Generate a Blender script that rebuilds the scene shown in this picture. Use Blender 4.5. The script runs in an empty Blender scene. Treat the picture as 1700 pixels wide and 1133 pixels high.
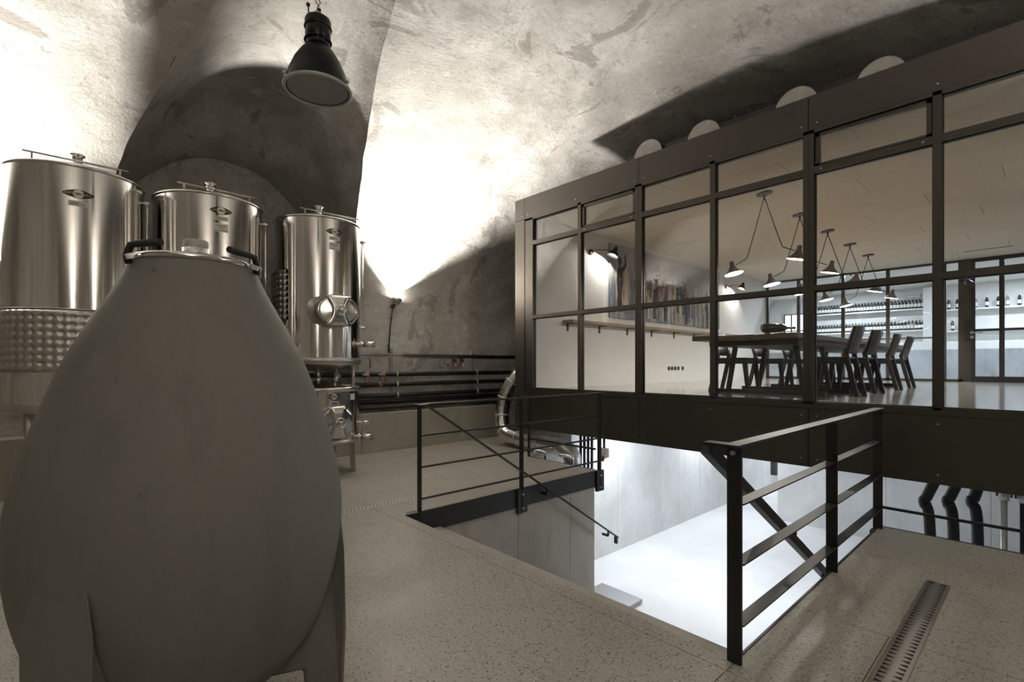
import bpy, math, random
import numpy as np
from mathutils import Vector, Matrix, noise
random.seed(7)
R = math.radians
PI = math.pi
scene = bpy.context.scene
COL = scene.collection

# ------------------------------------------------------------------ camera, world, exposure
FPX, CX, HZ, YAW, HC = 821.0, 850.0, 605.5, R(47.53), 1.35
cd = bpy.data.cameras.new('camera')
cam = bpy.data.objects.new('camera', cd); COL.objects.link(cam)
cam.location = (0, 0, HC)
cam.rotation_euler = (R(90), 0, YAW)
cd.sensor_width = 36.0
cd.lens = FPX / 1700 * 36
cd.shift_y = (HZ - 566.5) / 1700
cd.clip_start = 0.05
scene.camera = cam
world = bpy.data.worlds.new('world'); scene.world = world
world.use_nodes = True
world.node_tree.nodes['Background'].inputs[0].default_value = (1.0, 0.95, 0.88, 1)
world.node_tree.nodes['Background'].inputs[1].default_value = 0.0
scene.view_settings.view_transform = 'Standard'
scene.view_settings.look = 'None'
scene.view_settings.exposure = 0.0
scene.view_settings.gamma = 1.0
scene.view_settings.use_curve_mapping = False
scene.cycles.max_bounces = 9
scene.cycles.diffuse_bounces = 5
scene.cycles.caustics_reflective = False
scene.cycles.caustics_refractive = False

UPLIGHT_W = 1700.0     # each bulb of the wall uplights in the hall
PENDANT_W = 50.0       # each bulb over the dining table
LOWER_W = 38.0       # each added tube light in the lower room
BACK_W = 85.0         # each added ceiling panel in the bottle room

_F = Vector((-math.sin(YAW), math.cos(YAW), 0)); _R = Vector((math.cos(YAW), math.sin(YAW), 0))
def _ray(x, y): return _F + _R * ((x - CX) / FPX) + Vector((0, 0, 1)) * ((HZ - y) / FPX)
def onX(x, y, X): r = _ray(x, y); return Vector((0, 0, HC)) + r * (X / r.x)
def onY(x, y, Y): r = _ray(x, y); return Vector((0, 0, HC)) + r * (Y / r.y)
def onZ(x, y, Z=0.0): r = _ray(x, y); return Vector((0, 0, HC)) + r * ((Z - HC) / r.z)

def area(name, loc, rot, sx, sy, power, col):
    l = bpy.data.lights.new(name, 'AREA'); l.shape = 'RECTANGLE'; l.size = sx; l.size_y = sy
    l.energy = power; l.color = col
    o = bpy.data.objects.new(name, l); COL.objects.link(o); o.location = loc; o.rotation_euler = rot
    return o
def spot(name, loc, direction, power, angle, blend, col, radius=0.03, parent=None):
    l = bpy.data.lights.new(name, 'SPOT'); l.energy = power; l.color = col
    l.spot_size = R(angle); l.spot_blend = blend; l.shadow_soft_size = radius
    o = bpy.data.objects.new(name, l); COL.objects.link(o); o.location = loc
    o.rotation_euler = Vector(direction).to_track_quat('-Z', 'Y').to_euler()
    if parent: o.parent = parent
    return o
def point(name, loc, power, col, radius, parent):
    l = bpy.data.lights.new(name, 'POINT'); l.energy = power; l.color = col; l.shadow_soft_size = radius
    o = bpy.data.objects.new(name, l); COL.objects.link(o); o.location = loc; o.parent = parent
    return o
WARM = (1.0, 0.95, 0.885); COOL = (0.74, 0.86, 1.0)

# ------------------------------------------------------------------ materials
MATS = {}
class NT:
    def __init__(s, name):
        m = bpy.data.materials.new(name); m.use_nodes = True
        s.m = m; s.t = m.node_tree; s.n = s.t.nodes; s.b = s.n['Principled BSDF']; MATS[name] = m
        s.co = None
    def add(s, typ, **kw):
        nd = s.n.new(typ)
        for k, v in kw.items():
            if k.startswith('i_'):
                key = k[2:].replace('_', ' ')
                nd.inputs[key].default_value = v
            else: setattr(nd, k, v)
        return nd
    def link(s, a, b): s.t.links.new(a, b)
    def coord(s, scale=(1, 1, 1)):
        if s.co is None: s.co = s.add('ShaderNodeTexCoord')
        mp = s.add('ShaderNodeMapping'); mp.inputs['Scale'].default_value = scale
        s.link(s.co.outputs['Object'], mp.inputs[0]); return mp.outputs[0]
    def noise(s, scale, detail=6, rough=0.6, sc=(1, 1, 1), dist=0.0):
        nd = s.add('ShaderNodeTexNoise'); nd.inputs['Scale'].default_value = scale
        nd.inputs['Detail'].default_value = detail; nd.inputs['Roughness'].default_value = rough
        nd.inputs['Distortion'].default_value = dist
        s.link(s.coord(sc), nd.inputs['Vector']); return nd.outputs['Fac']
    def ramp(s, fac, stops, interp='LINEAR'):
        nd = s.add('ShaderNodeValToRGB'); cr = nd.color_ramp; cr.interpolation = interp
        while len(cr.elements) > 1: cr.elements.remove(cr.elements[-1])
        for i, (p, c) in enumerate(stops):
            e = cr.elements[0] if i == 0 else cr.elements.new(p)
            e.position = p
            if not hasattr(c, '__len__'): c = (c, c, c)
            e.color = (*c, 1)
        s.link(fac, nd.inputs[0]); return nd.outputs[0]
    def mix(s, fac, a, b, mode='MIX'):
        nd = s.add('ShaderNodeMix', data_type='RGBA', blend_type=mode)
        for sock, v in ((nd.inputs[0], fac), (nd.inputs[6], a), (nd.inputs[7], b)):
            if hasattr(v, 'is_output'): s.link(v, sock)
            elif hasattr(v, '__len__'): sock.default_value = (*v, 1) if len(v) == 3 else v
            else: sock.default_value = v
        return nd.outputs[2]
    def bump(s, height, strength, distance):
        nd = s.add('ShaderNodeBump'); nd.inputs['Strength'].default_value = strength
        nd.inputs['Distance'].default_value = distance
        s.link(height, nd.inputs['Height']); s.link(nd.outputs[0], s.b.inputs['Normal'])
    def set(s, **kw):
        for k, v in kw.items():
            key = {'color': 'Base Color', 'rough': 'Roughness', 'metal': 'Metallic', 'spec': 'Specular IOR Level',
                   'emit': 'Emission Color', 'estr': 'Emission Strength', 'coat': 'Coat Weight', 'aniso': 'Anisotropic',
                   'anisorot': 'Anisotropic Rotation', 'alpha': 'Alpha', 'trans': 'Transmission Weight', 'ior': 'IOR'}[k]
            sock = s.b.inputs[key]
            if hasattr(v, 'is_output'): s.link(v, sock)
            elif hasattr(v, '__len__'): sock.default_value = (*v, 1)
            else: sock.default_value = v
        return s

def simple(name, color, rough=0.5, metal=0.0, var=0.0, vscale=8, bump=0.0, **kw):
    s = NT(name)
    if var:
        f = s.noise(vscale)
        c = s.mix(f, tuple(max(0, x * (1 - var)) for x in color), tuple(x * (1 + var) for x in color))
        s.set(color=c)
        if bump: s.bump(f, bump, 0.004)
    else: s.set(color=color)
    s.set(rough=rough, metal=metal, **kw)
    return s.m

# old vault plaster: pale lime with grey stains, damp bands, flaking patches
def make_plaster():
    s = NT('plaster')
    big = s.noise(0.55, 4, .55, dist=.4)
    mid = s.noise(2.2, 6, .62, sc=(1, 1, 1.5), dist=.3)
    brush = s.noise(7, 7, .7, sc=(2.2, 1.0, 1.6), dist=.5)
    fine = s.noise(34, 6, .7)
    base = s.ramp(mid, [(.3, (.40, .38, .345)), (.45, (.56, .54, .50)), (.6, (.66, .64, .605)), (.75, (.71, .695, .66))])
    c = s.mix(s.ramp(big, [(.38, 1.0), (.56, 0.0)]), base, (.44, .42, .38))
    c = s.mix(s.ramp(brush, [(.30, .75), (.45, 0.0)]), c, (.33, .31, .28))
    patch = s.noise(1.05, 7, .66, dist=1.1)
    c = s.mix(s.ramp(patch, [(.59, 0.0), (.605, .6), (.68, .75)]), c, (.27, .25, .22))
    c = s.mix(s.ramp(patch, [(.33, .7), (.35, 0.0)]), c, (.74, .725, .695))
    # hairline cracks
    vo = s.add('ShaderNodeTexVoronoi', feature='DISTANCE_TO_EDGE'); vo.inputs['Scale'].default_value = .55
    nd = s.add('ShaderNodeVectorMath', operation='ADD')
    nz = s.add('ShaderNodeTexNoise'); nz.inputs['Scale'].default_value = 3.0; nz.inputs['Detail'].default_value = 6
    s.link(s.coord(), nz.inputs['Vector']); s.link(s.coord(), nd.inputs[0]); s.link(nz.outputs['Color'], nd.inputs[1])
    s.link(nd.outputs[0], vo.inputs['Vector'])
    crack = s.ramp(vo.outputs['Distance'], [(0, 1.0), (.004, .6), (.007, 0.0)])
    c = s.mix(s.mix(.35, (0, 0, 0), crack), c, (.16, .145, .13))
    c = s.mix(s.ramp(fine, [(.3, .3), (.5, 0.0)]), c, (.28, .26, .235))
    s.set(color=c, rough=.93, spec=.2)
    rub = s.noise(14, 6, .72, sc=(1.6, .8, 1.3), dist=.9)
    c = s.mix(s.ramp(rub, [(.36, .6), (.44, 0.0)]), c, (.36, .34, .305))
    c = s.mix(s.ramp(rub, [(.58, 0.0), (.66, .5)]), c, (.75, .735, .70))
    s.set(color=c)
    h = s.mix(.5, s.mix(.5, rub, fine), patch)
    s.bump(h, .5, .04)
    return s.m
make_plaster()

def make_terrazzo():
    s = NT('aggregate_concrete')
    base = s.mix(s.noise(1.3, 5, .6), (.315, .298, .262), (.42, .40, .355))
    base = s.mix(s.ramp(s.noise(60, 4, .7), [(.35, .45), (.6, 0)]), base, (.20, .185, .16))
    def stones(scale, thr, keep, cols, c, off):
        vo = s.add('ShaderNodeTexVoronoi'); vo.inputs['Scale'].default_value = scale
        mp = s.add('ShaderNodeMapping'); mp.inputs['Location'].default_value = (off, off, off)
        mp.inputs['Scale'].default_value = (1.0, 1.35, 1)
        s.link(s.coord(), mp.inputs[0]); s.link(mp.outputs[0], vo.inputs['Vector'])
        sep = s.add('ShaderNodeSeparateColor'); s.link(vo.outputs['Color'], sep.inputs[0])
        inside = s.ramp(vo.outputs['Distance'], [(thr - .05, 1.0), (thr, 0.0)])
        k = s.ramp(sep.outputs[0], [(keep - .01, 0.0), (keep, 1.0)])
        fac = s.mix(1.0, inside, k, 'MULTIPLY')
        col = s.ramp(sep.outputs[1], cols)
        return s.mix(fac, c, col)
    cols = [(0.0, (.07, .062, .055)), (.45, (.12, .108, .094)), (.8, (.17, .155, .135)), (.93, (.52, .50, .46))]
    c = stones(70, .33, .5, cols, base, 3.1)
    c = stones(42, .29, .62, cols, c, 9.7)
    s.set(color=c, rough=s.ramp(s.noise(3, 4), [(.3, .38), (.7, .55)]), spec=.4)
    s.bump(s.noise(90, 3), .06, .002)
    return s.m
make_terrazzo()

def make_concrete(name, c0, c1, rough=.75, streak=.35, holes=True):
    s = NT(name)
    a = s.noise(1.1, 6, .6, dist=.3); b = s.noise(5, 6, .65, sc=(1, 1, .25)); f = s.noise(45, 5, .7)
    c = s.mix(s.ramp(a, [(.3, 0), (.7, 1)]), c0, c1)
    c = s.mix(s.ramp(b, [(.3, streak), (.5, 0)]), c, tuple(x * .72 for x in c0))
    if holes:
        vo = s.add('ShaderNodeTexVoronoi'); vo.inputs['Scale'].default_value = 9
        s.link(s.coord(), vo.inputs['Vector'])
        c = s.mix(s.ramp(vo.outputs['Distance'], [(.05, .7), (.075, 0)]), c, tuple(x * .4 for x in c0))
    s.set(color=c, rough=rough, spec=.3)
    s.bump(s.mix(.5, b, f), .12, .006)
    return s.m
make_concrete('formwork_concrete', (.33, .315, .285), (.46, .44, .405))
make_concrete('parapet_concrete', (.36, .335, .285), (.44, .415, .36))
make_concrete('pale_concrete', (.52, .53, .53), (.68, .69, .69), streak=.2)
make_concrete('board_concrete', (.36, .38, .41), (.55, .57, .60), streak=.8)
make_concrete('pale_screed', (.66, .67, .68), (.78, .79, .80), rough=.42, streak=.0, holes=False)

def make_egg():
    s = NT('egg_concrete')
    a = s.noise(1.6, 5, .6); b = s.noise(9, 6, .65, sc=(1, 1, .12)); sp = s.noise(22, 3, .5)
    c = s.mix(a, (.15, .143, .128), (.19, .182, .163))
    c = s.mix(s.ramp(b, [(.33, .35), (.5, 0)]), c, (.12, .114, .102))
    c = s.mix(s.ramp(sp, [(.24, .6), (.27, 0)]), c, (.09, .075, .06))
    s.set(color=c, rough=.62, spec=.3)
    s.bump(s.mix(.6, b, s.noise(60, 4)), .08, .004)
make_egg()

def make_steel(name, base, rough, aniso, rot=.25):
    s = NT(name)
    st = s.noise(40, 3, .5, sc=(.06, .06, 6))
    s.set(color=s.mix(st, tuple(x * .93 for x in base), base), metal=1.0, rough=rough, aniso=aniso, anisorot=rot)
    tg = s.add('ShaderNodeTangent', direction_type='RADIAL', axis='Z')
    s.link(tg.outputs[0], s.b.inputs['Tangent'])
make_steel('stainless', (.76, .73, .69), .14, .85)
simple('polished_steel', (.72, .70, .67), .14, 1.0)
simple('satin_steel', (.55, .53, .50), .34, 1.0)
simple('galvanised', (.58, .58, .57), .5, .25, var=.25, vscale=25)
simple('duct_foil', (.74, .73, .71), .22, 1.0, var=.08, vscale=14, bump=.25)
simple('chrome', (.85, .85, .85), .06, 1.0)
simple('black_steel', (.012, .0115, .011), .42, 0.0, var=.2, vscale=14, spec=.5)
simple('frame_steel', (.085, .077, .068), .38, .85, var=.12, vscale=3, spec=.5)
simple('black_rubber', (.012, .012, .012), .55, 0.0, var=.2, vscale=20)
simple('insulation', (.014, .013, .013), .6, 0.0, var=.25, vscale=30, bump=.2)
simple('black_enamel', (.008, .0075, .007), .26, 0.0, spec=.3, var=.2, vscale=9)
simple('grey_paint', (.42, .41, .39), .45, 0.0)
simple('dark_grey', (.06, .058, .055), .5, 0.0)
simple('white_wall', (.74, .73, .71), .8, 0.0, var=.03, vscale=4)
simple('white_paint', (.80, .80, .79), .55, 0.0)
simple('white_enamel', (.82, .81, .78), .35, 0.0)
simple('lamp_grey', (.20, .185, .165), .4, 0.0)
simple('sticker', (.72, .71, .68), .5, 0.0)
simple('silver_print', (.70, .70, .68), .4, .3)
simple('yellow_print', (.62, .52, .10), .5, 0.0)
simple('black_print', (.010, .010, .010), .4, 0.0)
simple('red_plastic', (.26, .05, .035), .4, 0.0)
simple('blue_plastic', (.045, .07, .14), .4, 0.0)
simple('orange_plastic', (.40, .13, .05), .45, 0.0)
simple('brass', (.62, .46, .22), .3, 1.0)
simple('black_wood', (.022, .020, .018), .42, 0.0, var=.3, vscale=18)
simple('cork_board', (.36, .31, .23), .8, 0.0)
simple('bottle_glass', (.012, .013, .010), .08, 0.0, coat=.5)
simple('clear_bottle', (.30, .27, .22), .08, 0.0)
simple('foil_cap', (.72, .72, .72), .3, .3)
simple('label_paper', (.80, .79, .76), .7, 0.0)
simple('wax', (.10, .09, .08), .6)

def make_wood():
    s = NT('table_wood')
    g = s.noise(6, 6, .6, sc=(9, .5, 9), dist=.3)
    s.set(color=s.ramp(g, [(.3, (.085, .055, .035)), (.55, (.17, .115, .072)), (.75, (.25, .18, .12))]), rough=.4)
    s.bump(g, .1, .003)
    s = NT('shelf_wood')
    g = s.noise(6, 6, .6, sc=(9, .5, 9), dist=.3)
    s.set(color=s.ramp(g, [(.3, (.20, .14, .085)), (.6, (.33, .25, .165))]), rough=.5)
make_wood()
def make_board():
    s = NT('acoustic_board')
    f = s.noise(55, 4, .75, sc=(1, 1, 1), dist=1.2); g = s.noise(1.5, 3)
    c = s.mix(s.ramp(f, [(.3, 0), (.65, 1)]), (.54, .485, .405), (.80, .745, .665))
    s.set(color=s.mix(.25, c, s.mix(g, (.62, .57, .49), (.76, .71, .63))), rough=.9, spec=.15)
    s.bump(f, .5, .006)
make_board()
def make_room_floor():
    s = NT('polished_floor')
    g = s.noise(3, 5, .6, sc=(.5, 7, 1))
    s.set(color=s.mix(g, (.30, .285, .255), (.47, .45, .415)), rough=.13, spec=.5)
make_room_floor()
def make_plate():
    s = NT('tread_plate')
    ck = s.add('ShaderNodeTexChecker'); ck.inputs['Scale'].default_value = 40
    s.link(s.coord((1, 1, 1)), ck.inputs['Vector'])
    wv = s.add('ShaderNodeTexWave', wave_type='BANDS'); wv.inputs['Scale'].default_value = 30
    s.link(s.coord((1, 1, 1)), wv.inputs['Vector'])
    s.set(color=(.40, .40, .40), metal=1.0, rough=.42); s.bump(ck.outputs['Fac'], .8, .004)
make_plate()
def make_glass(name, tint, grey_sheen=0.0):
    m = bpy.data.materials.new(name); m.use_nodes = True; t = m.node_tree; n = t.nodes
    n.remove(n['Principled BSDF']); out = n['Material Output']
    tr = n.new('ShaderNodeBsdfTransparent'); tr.inputs[0].default_value = (*tint, 1)
    gl = n.new('ShaderNodeBsdfGlossy'); gl.inputs['Roughness'].default_value = 0.0
    lw = n.new('ShaderNodeLayerWeight'); lw.inputs[0].default_value = .5
    pw = n.new('ShaderNodeMath'); pw.operation = 'POWER'; pw.inputs[1].default_value = 5.0
    ma = n.new('ShaderNodeMath'); ma.operation = 'MULTIPLY_ADD'; ma.inputs[1].default_value = .95; ma.inputs[2].default_value = .045
    t.links.new(lw.outputs['Facing'], pw.inputs[0]); t.links.new(pw.outputs[0], ma.inputs[0])
    mx = n.new('ShaderNodeMixShader'); t.links.new(ma.outputs[0], mx.inputs[0])
    t.links.new(tr.outputs[0], mx.inputs[1]); t.links.new(gl.outputs[0], mx.inputs[2])
    last = mx.outputs[0]
    if grey_sheen:  # grey diffuse mixed in, painting reflected light onto the lamp glass
        df = n.new('ShaderNodeBsdfDiffuse'); df.inputs[0].default_value = (.55, .54, .52, 1)
        m2 = n.new('ShaderNodeMixShader'); m2.inputs[0].default_value = grey_sheen
        t.links.new(last, m2.inputs[1]); t.links.new(df.outputs[0], m2.inputs[2]); last = m2.outputs[0]
    t.links.new(last, out.inputs[0]); MATS[name] = m
make_glass('window_glass', (.97, .975, .97))
make_glass('lamp_glass', (.9, .89, .86), .42)
def emis(name, col, st):
    s = NT(name); s.set(color=(.8, .8, .8), emit=col, estr=st); return s.m
emis('bulb_hot', WARM, 260.0)
emis('bulb_glow', (1.0, .95, .88), 14.0)
emis('fill_light_glow', COOL, 12.0)
emis('daylight', (.72, .86, 1.0), 3.0)
def make_canvas():
    s = NT('canvas_paint')
    v = s.noise(2.2, 5, .6, sc=(1, 1.5, .5), dist=.6); w = s.noise(5, 6, .6, sc=(1, 2.0, .5), dist=1.0)
    sep = s.add('ShaderNodeSeparateXYZ'); s.link(s.coord(), sep.inputs[0])
    c = s.ramp(v, [(.28, (.05, .045, .045)), (.42, (.22, .20, .18)), (.5, (.16, .20, .27)), (.58, (.45, .40, .31)), (.7, (.20, .06, .05))])
    sky = s.mix(w, (.20, .22, .26), (.46, .46, .45))
    mr = s.add('ShaderNodeMapRange'); mr.inputs[1].default_value = .55; mr.inputs[2].default_value = 1.0
    s.link(sep.outputs[2], mr.inputs[0])
    s.set(color=s.mix(mr.outputs[0], c, sky), rough=.6); s.bump(w, .3, .004)
make_canvas()
for nm, c in (('paint_cream', (.56, .48, .35)), ('paint_dark', (.035, .03, .03)), ('paint_maroon', (.20, .05, .045)), ('paint_blue', (.12, .16, .23)), ('paint_grey', (.30, .28, .25))):
    simple(nm, c, .6, 0.0, var=.45, vscale=6)
def make_disc():
    s = NT('painted_reflection')
    f = s.noise(5, 6, .65, dist=.4)
    s.set(color=s.ramp(f, [(.3, (.30, .285, .26)), (.6, (.50, .48, .45))]), rough=.6)  # mottling paints the vault's mirrored image into the disc colour
make_disc()

# ------------------------------------------------------------------ mesh helpers
class MB:
    def __init__(s): s.v = []; s.f = []; s.s = []
    def _add(s, vs, fs, smooth=False, smooth_list=None):
        o = len(s.v); s.v += [tuple(p) for p in vs]; s.f += [tuple(i + o for i in f) for f in fs]
        s.s += smooth_list if smooth_list else [smooth] * len(fs)
        return s
    def box(s, c, size, rot=None, bevel=0.0):
        hx, hy, hz = size[0] / 2, size[1] / 2, size[2] / 2
        vs = [Vector((x, y, z)) for x in (-hx, hx) for y in (-hy, hy) for z in (-hz, hz)]
        if rot is not None: vs = [rot @ v for v in vs]
        c = Vector(c)
        return s._add([v + c for v in vs], [(0, 1, 3, 2), (4, 6, 7, 5), (0, 4, 5, 1), (2, 3, 7, 6), (0, 2, 6, 4), (1, 5, 7, 3)])
    def bb(s, x0, x1, y0, y1, z0, z1): return s.box(((x0 + x1) / 2, (y0 + y1) / 2, (z0 + z1) / 2), (abs(x1 - x0), abs(y1 - y0), abs(z1 - z0)))
    def bar(s, p0, p1, w, h, up=(0, 0, 1)):
        p0, p1 = Vector(p0), Vector(p1); d = (p1 - p0); L = d.length; d.normalize()
        u = Vector(up); side = d.cross(u)
        if side.length < 1e-4: side = d.cross(Vector((1, 0, 0)))
        side.normalize(); u = side.cross(d).normalized()
        rot = Matrix((d, side, u)).transposed()
        return s.box((p0 + p1) / 2, (L, w, h), rot)
    def cyl(s, p0, p1, r0, r1=None, seg=20, caps=True, smooth=True):
        if r1 is None: r1 = r0
        p0, p1 = Vector(p0), Vector(p1); d = (p1 - p0).normalized()
        a = d.orthogonal().normalized(); b = d.cross(a)
        vs = []
        for p, r in ((p0, r0), (p1, r1)):
            for i in range(seg):
                t = 2 * PI * i / seg; vs.append(p + (a * math.cos(t) + b * math.sin(t)) * r)
        fs = [(i, (i + 1) % seg, seg + (i + 1) % seg, seg + i) for i in range(seg)]; sm = [smooth] * seg
        if caps: fs += [tuple(range(seg))[::-1], tuple(range(seg, 2 * seg))]; sm += [False, False]
        return s._add(vs, fs, smooth_list=sm)
    def lathe(s, prof, loc=(0, 0, 0), seg=32, rot=None, a0=0.0, a1=2 * PI, sx=1.0, sy=1.0):
        closed = abs(a1 - a0 - 2 * PI) < 1e-6
        n = seg if closed else seg + 1; loc = Vector(loc); vs = []
        for (r, z) in prof:
            for i in range(n):
                t = a0 + (a1 - a0) * i / seg
                p = Vector((r * math.cos(t) * sx, r * math.sin(t) * sy, z))
                if rot is not None: p = rot @ p
                vs.append(p + loc)
        fs = []
        for j in range(len(prof) - 1):
            for i in range(seg):
                k = (i + 1) % n
                fs.append((j * n + i, j * n + k, (j + 1) * n + k, (j + 1) * n + i))
        return s._add(vs, fs, True)
    def tube(s, pts, r, seg=10, caps=True, radii=None):
        pts = [Vector(p) for p in pts]; n = len(pts); vs = []; prev = None
        for i, p in enumerate(pts):
            d = (pts[min(i + 1, n - 1)] - pts[max(i - 1, 0)]).normalized()
            if prev is None: a = d.orthogonal().normalized()
            else:
                a = prev - d * prev.dot(d); a.normalize()
            prev = a; b = d.cross(a); rr = radii[i] if radii else r
            for k in range(seg):
                t = 2 * PI * k / seg; vs.append(p + (a * math.cos(t) + b * math.sin(t)) * rr)
        fs = [(i * seg + k, i * seg + (k + 1) % seg, (i + 1) * seg + (k + 1) % seg, (i + 1) * seg + k) for i in range(n - 1) for k in range(seg)]
        sm = [True] * len(fs)
        if caps: fs += [tuple(range(seg))[::-1], tuple((n - 1) * seg + k for k in range(seg))]; sm += [False, False]
        return s._add(vs, fs, smooth_list=sm)
    def torus(s, c, R0, r, axis=(0, 0, 1), seg=32, ss=10, sx=1.0, sy=1.0):
        q = Vector(axis).to_track_quat('Z', 'Y').to_matrix(); c = Vector(c); vs = []
        for i in range(seg):
            t = 2 * PI * i / seg
            for k in range(ss):
                u = 2 * PI * k / ss; rr = R0 + r * math.cos(u)
                vs.append(c + q @ Vector((rr * math.cos(t) * sx, rr * math.sin(t) * sy, r * math.sin(u))))
        fs = [(i * ss + k, ((i + 1) % seg) * ss + k, ((i + 1) % seg) * ss + (k + 1) % ss, i * ss + (k + 1) % ss) for i in range(seg) for k in range(ss)]
        return s._add(vs, fs, True)
    def grid(s, rows, smooth=True, flip=False):
        m, n = len(rows), len(rows[0]); vs = [p for r in rows for p in r]
        fs = [(i * n + j, i * n + j + 1, (i + 1) * n + j + 1, (i + 1) * n + j) for i in range(m - 1) for j in range(n - 1)]
        if flip: fs = [f[::-1] for f in fs]
        return s._add(vs, fs, smooth)
    def prism(s, poly, axis, a0, a1):
        # poly in the two other axes; extruded along axis index
        def mk(p, a):
            q = list(p); q.insert(axis, a); return tuple(q)
        n = len(poly); vs = [mk(p, a0) for p in poly] + [mk(p, a1) for p in poly]
        fs = [tuple(range(n))[::-1], tuple(range(n, 2 * n))] + [(i, (i + 1) % n, n + (i + 1) % n, n + i) for i in range(n)]
        return s._add(vs, fs)
    def sphere(s, c, r, seg=16, rings=10, sz=1.0):
        return s.lathe([(r * math.sin(PI * i / rings) + 1e-5, -r * sz * math.cos(PI * i / rings)) for i in range(rings + 1)], c, seg)
    def mesh(s, name, mat):
        me = bpy.data.meshes.new(name); me.from_pydata(s.v, [], s.f); me.update()
        me.polygons.foreach_set('use_smooth', s.s); me.materials.append(MATS[mat]); return me
    def build(s, name, mat, parent=None, loc=None, rotz=None, bevel=0.0):
        o = bpy.data.objects.new(name, s.mesh(name, mat)); COL.objects.link(o)
        if parent: o.parent = parent
        if loc: o.location = loc
        if rotz is not None: o.rotation_euler = (0, 0, rotz)
        if bevel:
            b = o.modifiers.new('bevel', 'BEVEL'); b.width = bevel; b.segments = 2; b.limit_method = 'ANGLE'
        return o
def tag(o, label=None, cat=None, group=None, kind=None):
    if label: o['label'] = label
    if cat: o['category'] = cat
    if group: o['group'] = group
    if kind: o['kind'] = kind
    return o
def empty(name, loc=(0, 0, 0), rotz=0.0, parent=None):
    o = bpy.data.objects.new(name, None); COL.objects.link(o); o.location = loc; o.rotation_euler = (0, 0, rotz)
    o.empty_display_size = .1
    if parent: o.parent = parent
    return o
def thing(name, label, cat, loc=(0, 0, 0), rotz=0.0, group=None): return tag(empty(name, loc, rotz), label, cat, group)
def struct(name, label=None, cat=None): return tag(empty(name), label, cat, kind='structure')
def copy_tree(o, parent=None):
    c = o.copy(); COL.objects.link(c); c.parent = parent
    for ch in o.children: copy_tree(ch, c)
    return c
def rz(a): return Matrix.Rotation(a, 3, 'Z')
_TX = {}
def text_geo(txt):
    if txt not in _TX:
        cu = bpy.data.curves.new('t', 'FONT'); cu.body = txt; cu.align_x = 'CENTER'; cu.align_y = 'CENTER'; cu.resolution_u = 3
        ob = bpy.data.objects.new('t', cu); COL.objects.link(ob)
        me = bpy.data.meshes.new_from_object(ob.evaluated_get(bpy.context.evaluated_depsgraph_get()))
        vs = [v.co.copy() for v in me.vertices]; fs = [tuple(p.vertices) for p in me.polygons]
        bpy.data.objects.remove(ob); bpy.data.curves.remove(cu); bpy.data.meshes.remove(me)
        xs = [v.x for v in vs]; ys = [v.y for v in vs]; w = max(xs) - min(xs); hh = max(ys) - min(ys)
        mx, my = (max(xs) + min(xs)) / 2, (max(ys) + min(ys)) / 2
        _TX[txt] = ([((v.x - mx) / w, (v.y - my) / hh) for v in vs], fs)
    return _TX[txt]

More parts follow.
